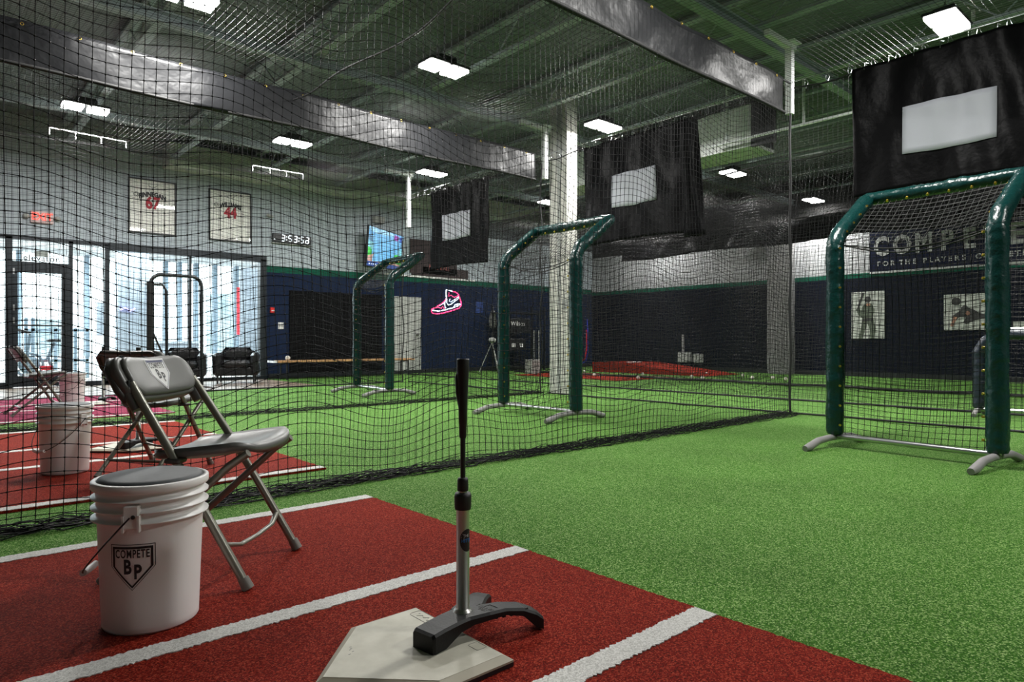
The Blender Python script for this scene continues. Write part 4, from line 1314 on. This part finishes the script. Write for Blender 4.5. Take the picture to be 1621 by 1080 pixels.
# exit sign
t = thing('exit_sign', 'red lit exit sign with emergency lamp heads above the glass door', 'exit sign', (1.59, WY, 2.86))
q = MB(); q.box((-.16, -.06, -.10), (.16, 0, .10), bev=.01); q.build('housing', M_exitbox, t)
text('EXIT', 'exit_letters', M_exit, t, basis((0, -.062, 0), (1, 0, 0), (0, 0, 1)), .17, .85, .003, bold=.003)
for s in (-1, 1):
    q = MB(); q.ball((s * .22, -.05, 0), .045, 12, 8); q.tube([(s * .15, -.03, 0), (s * .22, -.04, 0)], .015, 6); q.build('lamp_head', M_greydoor, t)
# framed jerseys
def jersey(xc, zc, w, h, name, num, label):
    t = thing('framed_jersey', label, 'picture', (xc, WY, zc), group='framed white jerseys')
    q = MB(); e = .022
    q.box((-w / 2, -.04, -h / 2), (w / 2, 0, -h / 2 + e)); q.box((-w / 2, -.04, h / 2 - e), (w / 2, 0, h / 2)); q.box((-w / 2, -.04, -h / 2), (-w / 2 + e, 0, h / 2)); q.box((w / 2 - e, -.04, -h / 2), (w / 2, 0, h / 2))
    q.build('frame', M_black, t)
    q = MB(); q.box((-w / 2 + e, -.012, -h / 2 + e), (w / 2 - e, -.002, h / 2 - e)); q.build('backing', mat('white_mount', (0.88, 0.88, 0.84), .5), t)
    # jersey cloth: body, sleeves, collar
    q = MB(); q.prism([(-.20, -.42), (.20, -.42), (.21, .15), (.34, .05), (.36, .20), (.20, .36), (.08, .40), (0, .36), (-.08, .40), (-.20, .36), (-.36, .20), (-.34, .05), (-.21, .15)], 'y', -.018, -.012)
    j = q.build('jersey', mat('jersey_cloth', (0.90, 0.90, 0.86), .7), t)
    q = MB(); q.tube([(-.08, -.02, .40), (-.04, -.02, .37), (0, -.02, .36), (.04, -.02, .37), (.08, -.02, .40)], .004, 4); q.tube([(-.34, -.02, .05), (-.21, -.02, .08)], .003, 4); q.tube([(.34, -.02, .05), (.21, -.02, .08)], .003, 4); q.build('collar_trim', M_ink, j)
    MX = basis((0.0, -.022, 0), (1, 0, 0), (0, 0, 1))
    text(name, 'name_lettering', M_ink, j, MX, (.118), .78, .001, fn=lambda p: (p.x, p.y + .225 - 1.1 * p.x * p.x, p.z), bold=.007)
    text(num, 'number_lettering', M_red, j, MX, .30, .80, .001, fn=lambda p: (p.x, p.y + .06, p.z), bold=.012)
    q = MB(); cx_, cz_ = -.27, .20
    for r0 in (.042, .024): q.tube([(cx_ + r0 * math.cos(a), -.022, cz_ + r0 * math.sin(a)) for a in np.linspace(0, 2 * PI, 16, endpoint=False)], .004, 5, closed=True)
    q.build('round_badge', M_ink, j)
    q = MB(); q.box((-w / 2 + e, -.034, -h / 2 + e), (w / 2 - e, -.032, h / 2 - e)); q.build('glazing', M_clear, t)
jersey(3.28, 3.262, .80, 1.0, 'FINNEGAN', '67', 'framed white jersey with red number 67, left of the pair above the glass')
jersey(4.685, 3.262, .82, 1.0, 'WILLIAMS', '44', 'framed white jersey with red number 44, right of the pair above the glass')
# clock
t = thing('digital_clock', 'black digital wall clock showing white digits right of the jerseys', 'clock', (5.94, WY, 2.933))
q = MB(); q.box((-.415, -.07, -.09), (.415, 0, .09), bev=.008); q.build('case', M_black, t)
q = MB(); q.box((-.44, -.07, -.118), (.46, -.02, -.108)); q.build('ledge', M_greydoor, t)
SEG = {'3': 'abgcd', '5': 'afgcd', ':': ':', 'a': 'abgecd', '2': 'abged'}
def digit(cx_, ch, w=.062, h=.125, th=.014):
    q = MB(); y0, y1 = -.074, -.07
    sl = .10
    S = {'a': ((-.5, .5), (.5, .5)), 'g': ((-.5, 0), (.5, 0)), 'd': ((-.5, -.5), (.5, -.5)), 'f': ((-.5, 0), (-.5, .5)), 'b': ((.5, 0), (.5, .5)), 'e': ((-.5, -.5), (-.5, 0)), 'c': ((.5, -.5), (.5, 0))}
    if ch == ':':
        for z in (-.03, .03): q.box((cx_ - .009 + z * sl, y0, z - .009), (cx_ + .009 + z * sl, y1, z + .009))
        return q
    for k in SEG[ch]:
        (xa_, za_), (xb_, zb_) = S[k]
        a = Vector((cx_ + xa_ * w + za_ * h * sl, 0, za_ * h)); b = Vector((cx_ + xb_ * w + zb_ * h * sl, 0, zb_ * h))
        d = (b - a).normalized(); a += d * .006; b -= d * .006; n_ = Vector((-d.z, 0, d.x)) * th / 2
        q.prism([(p.x, p.z) for p in (a - n_, b - n_, b + d * .004, b + n_, a + n_, a - d * .004)], 'y', y0, y1)
    return q
for cx_, ch in ((-.20, '3'), (-.125, ':'), (-.05, '5'), (.07, '3'), (.145, ':'), (.215, '5'), (.33, 'a')):
    digit(cx_, ch).build('digit', M_digit, t)
q = MB(); q.box((-.395, -.074, -.045), (-.375, -.07, -.025)); q.build('indicator_dot', M_digit, t)
# television
TL, BL, TR, BR = at_d(585, 357, 14.8), at_d(580.5, 420, 14.8), at_d(638.5, 375, 15.6), at_d(633, 428, 15.6)
def tvp(u, v, l=0.0):
    top = TL.lerp(TR, u); bot = BL.lerp(BR, u); p = bot.lerp(top, v)
    nr = (TR - TL).cross(BL - TL).normalized()
    if nr.dot(Vector((0, -1, 0))) < 0: nr = -nr
    return p + nr * l
t = thing('television', 'wall television showing a bright baseball field, above the black panel', 'television', (0, 0, 0))
q = MB(); c8 = [tvp(-.02, -.02, -.05), tvp(1.02, -.02, -.05), tvp(1.02, 1.02, -.05), tvp(-.02, 1.02, -.05), tvp(-.02, -.02, -.002), tvp(1.02, -.02, -.002), tvp(1.02, 1.02, -.002), tvp(-.02, 1.02, -.002)]
q.add(c8, [(3, 2, 1, 0), (4, 5, 6, 7), (0, 1, 5, 4), (1, 2, 6, 5), (2, 3, 7, 6), (3, 0, 4, 7)]); q.build('case', M_black, t)
def em(name, c, s): return mat(name, c, .4, emit=c, estr=s)
def tvpoly(name, pts, m, l): 
    q = MB(); q.add([tvp(u, v, l) for u, v in pts], [tuple(range(len(pts)))]); return q.build(name, m, scr)
q = MB(); q.add([tvp(0, 0, .001), tvp(1, 0, .001), tvp(1, 1, .001), tvp(0, 1, .001)], [(0, 1, 2, 3)]); scr = q.build('screen', em('tv_sky', (.13, .36, .62), .9), t)
tvpoly('screen_cloud', [(0, .93), (.35, .80), (.6, .86), (.8, .95), (.6, 1), (0, 1)], em('tv_cloud', (.28, .52, .72), .9), .002)
tvpoly('screen_stands', [(0, .66), (.3, .58), (.6, .52), (1, .64), (1, .78), (.55, .66), (0, .78)], em('tv_stands', (.10, .22, .36), .8), .002)
tvpoly('screen_haze', [(0, .42), (1, .42), (1, .62), (.6, .50), (0, .64)], em('tv_haze', (.20, .50, .60), .8), .0025)
tvpoly('screen_grass', [(0, .20), (1, .14), (1, .42), (.5, .40), (0, .48)], em('tv_grass', (.05, .42, .06), .9), .003)
tvpoly('screen_dirt', [(0, .10), (1, .10), (1, .14), (.75, .18), (.5, .27), (.18, .33), (0, .25)], em('tv_dirt', (.42, .26, .22), .8), .0035)
tvpoly('screen_bar', [(0, 0), (1, 0), (1, .10), (0, .12)], em('tv_bar', (.03, .07, .28), .8), .004)
tvpoly('screen_badge', [(.72, .82), (.86, .80), (.88, .95), (.74, .97)], em('tv_badge', (.25, .06, .35), .8), .004)
tvpoly('screen_badge', [(.89, .80), (.99, .79), (.99, .95), (.90, .95)], em('tv_badge2', (.03, .08, .35), .8), .004)
q = MB()
rr_ = random.Random(3)
for k in range(9):
    u0 = .05 + k * .06; vv = .04
    q.add([tvp(u0, vv, .006), tvp(u0 + .03, vv, .006), tvp(u0 + .03, vv + .03, .006), tvp(u0, vv + .03, .006)], [(0, 1, 2, 3)])
q.build('screen_caption', em('tv_caption', (.6, .7, .8), .8), scr)
q = MB(); c = tvp(.5, .5, -.05); q.tube([c, (c.x - .1, c.y + .12, c.z), (c.x - .1, 13.66, c.z)], .03, 8); q.box((c.x - .3, 13.65, c.z - .15), (c.x + .1, 13.685, c.z + .15)); q.build('wall_bracket', M_black, t)
a = on_y(596, 349, WY)
tag(MB().box((a.x - .12, WY - .12, a.z - .07), (a.x + .16, WY, a.z + .08), bev=.01).build('speaker_box', M_greydoor), 'small grey box on the wall just above the television', 'box')
a = on_y(579, 411, WY)
tag(MB().box((a.x - .07, WY - .06, a.z - .16), (a.x + .09, WY, a.z + .16), bev=.01).build('junction_box', M_black), 'small black box on the wall at the lower left of the television', 'box')
a = on_y(424, 342, WY)
t = thing('security_camera', 'tiny grey security camera on the wall above the clock', 'camera', (a.x, WY, a.z))
q = MB(); q.tube([(0, 0, .0), (0, -.06, -.01)], .02, 8); q.build('mount', M_greydoor, t)
q = MB(); q.tube([(-.05, -.07, .01), (.07, -.09, -.02)], .028, 10); q.build('body', M_greydoor, t)
# panels and door along the wall
tag(MB().box((5.9, WY - .03, .10), (8.12, WY, 1.85)).build('wall_pad', M_blackpanel), 'large black pad on the navy wall behind the wooden bench', 'wall pad')
d = struct(MB().box((8.22, WY - .05, .08), (9.2, WY, 1.84)).build('door_2', M_greydoor), 'light grey door on the navy wall behind the farthest pitching screen')
MB().box((9.05, WY - .09, .92), (9.12, WY - .05, .96)).build('door_handle', M_steel, d)
tag(MB().box((8.9, WY - .04, 2.43), (10.3, WY - .01, 3.25)).build('dark_poster', M_brown), 'dark brown poster with small red and white lettering right of the television', 'poster')
pst = bpy.data.objects['dark_poster']
text('PLAY BALL', 'poster_lettering', mat('faded_red', (.35, .10, .09), .6), pst, basis((9.75, WY - .042, 2.60), (1, 0, 0), (0, 0, 1)), .17, .8, .001)
tag(MB().box((8.95, WY - .03, 2.375), (10.66, WY - .0, 2.425)).build('poster_rail', M_brown), 'thin dark rail under the brown poster', 'rail')
tag(MB().box((9.25, WY - .04, 2.372), (10.66, WY - .032, 2.60)).build('dark_banner', M_brown), 'long low dark brown banner below the farthest target sheet', 'banner')
# alarm, switch
t = thing('fire_alarm', 'small red fire alarm on the navy wall right of the glass', 'alarm', (5.53, WY, 1.42))
MB().box((-.045, -.05, -.06), (.045, 0, .06), bev=.008).build('case', mat('alarm_red', (.6, .02, .02), .4), t)
MB().box((-.03, -.056, -.02), (.03, -.05, .0)).build('pull_bar', M_sticker, t)
t = thing('light_switch', 'white switch plate on the navy wall above the bench', 'switch', (5.72, WY, 1.10))
MB().box((-.06, -.012, -.07), (.06, 0, .07), bev=.003).build('plate', M_sticker, t)
for k in (-1, 0, 1): MB().box((k * .034 - .009, -.018, -.03), (k * .034 + .009, -.012, .03)).build('toggle', M_greydoor, t)
# bench
t = thing('bench', 'long wooden topped bench against the navy wall', 'bench', (0, 0, 0))
MB().box((5.35, 12.95, .345), (8.55, 13.35, .385), bev=.006).build('bench_top', M_wood, t)
MB().box((5.28, 12.96, .348), (5.36, 13.34, .388)).build('end_cap', M_sticker, t)
for x in (5.55, 7.0, 8.4):
    q = MB()
    for y in (13.0, 13.3): q.tube([(x, y, 0), (x, y, .35)], .016, 8)
    q.tube([(x, 13.0, .33), (x, 13.3, .33)], .014, 8); q.build('leg_frame', M_black, t)
tag(MB().ball((5.62, 13.12, .385 + .05), .05, 14, 10).build('white_ball', M_ball), 'white ball resting on the left end of the wooden bench', 'ball')
# neon shoe
t = thing('neon_shoe_sign', 'glowing pink and white neon high top sneaker on the navy wall', 'neon sign', (0, 0, 0))
def npts(L): return [on_y(560 + x / 6.0, 340 + y / 6.0, WY - .05) for x, y in L]
def neon(L, m, r=.014, name='neon_tube', closed=False):
    P = npts(L)
    MB().tube(P, r, 8, closed=closed).build(name, m, t)
neon([(738, 918), (748, 936), (790, 942), (850, 934), (930, 912), (1000, 888), (1020, 862), (1018, 830), (1006, 790), (990, 752), (965, 735), (935, 728)], M_neonpink, name='pink_tube')
neon([(738, 912), (745, 895), (790, 872), (830, 850), (862, 822), (885, 788)], M_neonpink, name='pink_tube')
neon([(765, 888), (800, 878), (832, 890), (845, 868), (858, 892)], M_neonpink, .010, 'pink_tube')
neon([(905, 740), (900, 775), (925, 765), (950, 785), (985, 775), (992, 760)], M_neonpink, .010, 'pink_tube')
neon([(935, 728), (905, 716), (880, 712), (876, 745), (880, 790), (866, 830), (862, 850), (872, 888)], M_neonwhite, name='white_tube')
neon([(745, 908), (800, 916), (860, 906), (930, 888), (990, 866), (1012, 850), (1000, 845), (960, 858), (950, 880)], M_neonwhite, name='white_tube')
neon([(888, 800), (884, 835), (898, 858), (925, 850), (970, 815), (1002, 792)], M_neonwhite, .011, 'white_tube')
neon([(915, 800), (908, 822), (925, 828), (998, 780)], M_neonwhite, .010, 'white_tube')
neon([(785, 880), (835, 852), (870, 830)], M_neonwhite, .010, 'white_tube')
a = on_y(757, 478, WY); b_ = on_y(757, 496, WY)
tag(MB().box((a.x - .10, WY - .03, b_.z), (a.x + .14, WY, a.z), bev=.004).build('blue_sign', mat('deep_blue', (.01, .04, .18), .5)), 'dark blue rectangle on the wall right of the neon shoe', 'sign')

# ------------------------------------------------------------------ armchairs
def armchair(loc, rz, label):
    t = thing('armchair', label, 'armchair', loc, rz, 'black leather club chairs')
    MB().box((-.34, -.30, .14), (.34, .32, .30), bev=.03).build('base', M_leather, t)
    MB().box((-.25, -.34, .29), (.25, .20, .42), bev=.05).build('seat_cushion', M_leather, t)
    for s in (-1, 1): MB().box((s * .25, -.33, .14), (s * .39, .32, .56), bev=.05).build('arm', M_leather, t)
    MB().box((-.32, .16, .25), (.32, .36, .60), bev=.06).build('backrest', M_leather, t)
    MB().box((-.27, .06, .40), (.27, .24, .66), bev=.08).build('back_cushion', M_leather, t)
    for x in (-.31, .31):
        for y in (-.28, .28): MB().tube([(x, y, 0), (x, y, .15)], [.014, .02], 8).build('leg', M_black, t)
    return t
armchair((4.52, 12.85, 0), math.radians(-24), 'black leather armchair at the right end before the glass')
armchair((3.60, 12.95, 0), math.radians(-20), 'black leather armchair left of the other, behind the black screen frame')

# ------------------------------------------------------------------ far wall: banner, posters, clutter
BX = X1 - .03
t = thing('wall_banner', 'navy banner with large white COMPETE lettering high on the far wall', 'banner', (0, 0, 0))
MB().box((BX, 5.69, 2.24), (BX + .02, -.6, 3.20)).build('banner_sheet', M_navycloth, t)
def back_text(body, pxs, z, size, sx, m, **k):
    p = on_x(pxs, 400, BX)
    return text(body, 'banner_lettering', m, t, basis((BX - .004, p.y, z), (0, -1, 0), (0, 0, 1)), size, sx, .002, **k)
for ch, px in (('C', 1395), ('O', 1428), ('M', 1462), ('P', 1499), ('E', 1534), ('T', 1570), ('E', 1610)):
    p = on_x(px, 400, BX); k = 1.0
    back_text(ch, px, 2.79, .54, .80, M_print, bold=.02)
for ch, px in zip('FOR THE PLAYERS | COMPETE', [1391, 1402, 1413, 0, 1427, 1437, 1448, 0, 1464, 1474, 1484, 1494, 1504, 1515, 1526, 0, 1537, 0, 1549, 1562, 1575, 1588, 1600, 1611, 1622]):
    if px: back_text(ch, px, 2.43, .14, 1.0, M_print, bold=.004)
MB().box((BX - .005, 5.69, 2.235), (BX + .02, -.6, 2.275)).build('banner_hem', M_print, t)
def poster(pxa, pya, pxb, pyb, label, figs, m=M_paper):
    a = on_x(pxa, pya, BX); b = on_x(pxb, pyb, BX)
    t = thing('player_poster', label, 'poster', (BX, a.y, b.z))
    w_, h_ = a.y - b.y, a.z - b.z
    MB().box((0, 0, 0), (.015, -w_, h_)).build('print', m, t)
    for k, (nm, poly, mm) in enumerate(figs):
        q = MB(); q.prism([(-u * w_, v * h_) for u, v in poly], 'x', -.004 - k * .002, .0); q.build(nm, mm, t)
def blob(cx_, cy_, rx, ry, n=14): return [(cx_ + rx * math.cos(2 * PI * k / n), cy_ + ry * math.sin(2 * PI * k / n)) for k in range(n)]
poster(1348, 463, 1400, 536, 'tall pale poster of a batter on the far wall left of the wide poster', [
    ('printed_figure', [(.34, .68), (.46, .76), (.62, .74), (.70, .62), (.66, .44), (.74, .22), (.70, .0), (.58, 0), (.56, .20), (.48, .34), (.42, .18), (.34, 0), (.22, 0), (.30, .24), (.34, .44), (.22, .50), (.14, .62), (.20, .68), (.30, .60)], M_grn),
    ('printed_head', blob(.50, .83, .10, .07), M_dk), ('printed_bat', [(.16, .60), (.20, .60), (.40, .97), (.33, .98)], M_dk), ('printed_belt', [(.36, .42), (.66, .44), (.66, .38), (.36, .36)], M_dk), ('printed_hands', blob(.52, .72, .06, .03), M_skin)])
poster(1494, 467, 1572, 522, 'wide pale poster of a diving fielder on the far wall behind the near screen', [
    ('printed_figure', [(.30, .50), (.42, .62), (.60, .58), (.74, .46), (.92, .40), (.96, .30), (.78, .30), (.60, .24), (.48, .16), (.40, .20), (.46, .34), (.32, .36), (.22, .20), (.16, .22), (.20, .42)], M_dk),
    ('printed_glove', blob(.26, .80, .10, .11), M_dk), ('printed_head', blob(.44, .58, .08, .10), M_dk), ('printed_arm', [(.14, .12), (.20, .10), (.28, .36), (.22, .40)], M_skin), ('printed_face', blob(.50, .46, .05, .06), M_skin)])
a = on_x(1606, 523, BX)
tag(MB().box((BX, a.y - .5, a.z - .12), (BX + .02, a.y + .02, a.z + .16)).build('small_poster', M_paper), 'partly hidden pale poster right of the near screen post', 'poster')

# portable pitching mound and distant mats
A, B_ = on_z(1113, 597), on_z(932, 594)
t = thing('pitching_mound', 'portable red turf pitching mound sloping down to the right before the far wall', 'pitching mound', (0, 0, 0))
q = MB()
xm0, xm1 = 12.9, 14.3
q.add([(xm0, 8.1, .01), (xm0, 10.3, .24), (xm0, 11.4, .24), (xm0, 11.4, 0), (xm0, 8.1, 0), (xm1, 8.1, .01), (xm1, 10.3, .24), (xm1, 11.4, .24), (xm1, 11.4, 0), (xm1, 8.1, 0)],
      [(0, 1, 6, 5), (1, 2, 7, 6), (2, 3, 8, 7), (0, 4, 3, 2, 1), (5, 6, 7, 8, 9)]); q.build('ramp', M_clay, t)
q = MB(); q.box((13.4, 10.55, .24), (13.85, 10.70, .255)); q.build('pitching_rubber', M_sticker, t)
a, b_ = on_z(800, 604), on_z(985, 604)
tag(MB().box((10.2, 8.3, .001), (12.0, 11.4, .012)).build('turf_mat', M_clay), 'distant red turf mat on the floor behind the cream column', 'turf mat')
tag(MB().box((13.0, 3.5, .001), (14.9, 5.3, .014)).build('turf_mat', mat('dark_turf', (.02, .05, .02), .9)), 'dark mat before the far wall', 'turf mat') if False else None

# baseballs
ballm = MB(); ballm.ball((0, 0, .037), .037, 14, 10)
ang = np.linspace(0, 2 * PI, 24, endpoint=False)
proto_b = ballm.build('baseball', M_ball)
bps = [(1017, 595), (1095, 599), (1097, 594), (1112, 601), (1118, 594), (1176, 597), (1191, 601), (1223, 601), (943, 587), (925, 590), (941, 596), (1010, 601), (1244, 603)]
for i, (px, py) in enumerate(bps):
    o = proto_b if i == 0 else proto_b.copy()
    if i: C.objects.link(o)
    p = on_z(px, py, 0.0); o.location = (min(p.x, 15.35), p.y, 0)
    tag(o, 'loose white baseball lying on the turf before the far wall', 'baseball', 'loose baseballs on the far turf')

# resistance bands, tripod, poles, boxes along the far left corner
t = thing('resistance_band', 'blue stretch band hanging in a loop right of the cream column', 'band', (0, 0, 0))
P = [on_x(x, y, 12.2) for x, y in ((930, 505), (931, 535), (930, 560), (927, 572), (921, 576))]
MB().tube(P, .016, 8).build('band', M_blue, t)
P = [on_x(x, y, 12.2) for x, y in ((932, 500), (940, 420), (950, 370))]
MB().tube(P, .006, 6).build('hanging_cord', M_rope, t)
P = [on_x(x, y, 12.15) for x, y in ((928.5, 522), (929, 550), (926, 568), (920, 572.5), (915, 568), (914, 555))]
tag(MB().tube(P, .014, 8).build('resistance_band', M_redr), 'red stretch band hanging inside the blue one', 'band')
P0 = on_z(785, 600); cy = 12.9
def stand(px, label):
    a = on_y(px, 600, 12.6)
    t = thing('tripod_stand', label, 'stand', (a.x, 12.6, 0))
    for k in range(3):
        an = 2 * PI * k / 3 + .4; MB().tube([(0, 0, .75), (.32 * math.cos(an), .32 * math.sin(an), .01)], .012, 6).build('leg', M_greydoor, t)
    MB().tube([(0, 0, .5), (0, 0, 1.0)], .014, 6).build('pole', M_black, t)
    MB().ball((0, 0, .80), .10, 12, 8, .7).build('head', M_greydoor, t)
stand(779, 'grey tripod stand with a round head left of the middle screen')
a = on_y(784, 500, 13.4)
t = thing('hanging_bag', 'pale mesh ball bag hanging on the dark wall right of the neon shoe', 'bag', (a.x, 13.5, 0))
MB().lathe([(.02, 1.62), (.07, 1.5), (.11, 1.3), (.09, 1.15), (.02, 1.10)], 14).build('mesh_bag', M_greydoor, t)
MB().tube([(0, 0, 1.62), (0, .15, 1.75)], .006, 6).build('drawstring', M_black, t)
# equipment shelf with boxes
sa, sb = on_y(800, 560, 12.9), on_y(862, 560, 12.9)
t = thing('equipment_shelf', 'black metal equipment shelf in the far left corner behind the middle screen', 'shelf', (0, 0, 0))
for x in (sa.x, sb.x):
    for y in (12.9, 13.4): MB().box((x - .02, y - .02, 0), (x + .02, y + .02, 1.7)).build('upright', M_black, t)
for z in (.1, .55, 1.0, 1.5): MB().box((sa.x - .02, 12.88, z), (sb.x + .02, 13.42, z + .03)).build('shelf_board', M_black, t)
t = thing('gear_box', 'black gear box with white Wilson lettering on the equipment shelf', 'box', (sa.x + .55, 12.92, 1.03))
MB().box((-.35, 0, 0), (.35, .4, .34), bev=.01).build('carton', M_black, t)
text('Wilson', 'box_lettering', M_sticker, t, basis((-.1, -.004, .2), (1, 0, 0), (0, 0, 1)), .17, 1.0, .001)
t = thing('gear_box', 'black carton with two white labels on the lower shelf', 'box', (sa.x + .45, 12.92, .58))
MB().box((-.3, 0, 0), (.3, .4, .26), bev=.01).build('carton', M_black, t)
for x in (-.15, .12): MB().box((x - .06, -.004, .04), (x + .06, 0, .14)).build('paper_label', M_sticker, t)
a = on_z(843, 592)
tag(MB().box((a.x - .14, a.y - .12, 0), (a.x + .14, a.y + .12, .34), bev=.01).build('white_box', M_greydoor), 'pale upright box on the turf left of the cream column', 'box')
for k, px in enumerate((845.5, 853)):
    a = on_y(px, 545, 12.3)
    t = thing('agility_pole', ['pale vertical pole above the box, left of two', 'pale vertical pole above the box, right of two'][k], 'pole', (a.x, 12.3, 0), group='pale agility poles')
    MB().tube([(0, 0, 0), (0, 0, 1.05)], .014, 8).build('shaft', M_greydoor, t)
    MB().lathe([(.045, 0), (.045, .02), (.02, .04)], 14).build('pole_base', M_black, t)
a, b_ = on_x(1083, 573, 14.5), on_x(1105, 573, 14.5)
for k, (px, w_, h_) in enumerate(((1085, .16, .13), (1107, .10, .12))):
    a = on_x(px, 573, 15.2)
    t = thing('ball_machine' if k == 0 else 'control_box', ['white based ball machine against the far wall', 'small white control box beside the ball machine'][k], 'machine' if k == 0 else 'box', (15.15, a.y, 0))
    MB().box((-.1, -w_, .22), (.1, w_, .22 + h_ * 2 if k == 0 else .45), bev=.01).build('housing', M_greydoor, t)
    for s in (-1, 1): MB().tube([(0, s * w_ * .8, .24), (-.1, s * w_ * 1.5, 0)], .014, 6).build('leg', M_black, t)
    if k == 0:
        MB().tube([(0, .03, .45), (0, .05, .95)], .035, 8).build('column', M_greycol, t)
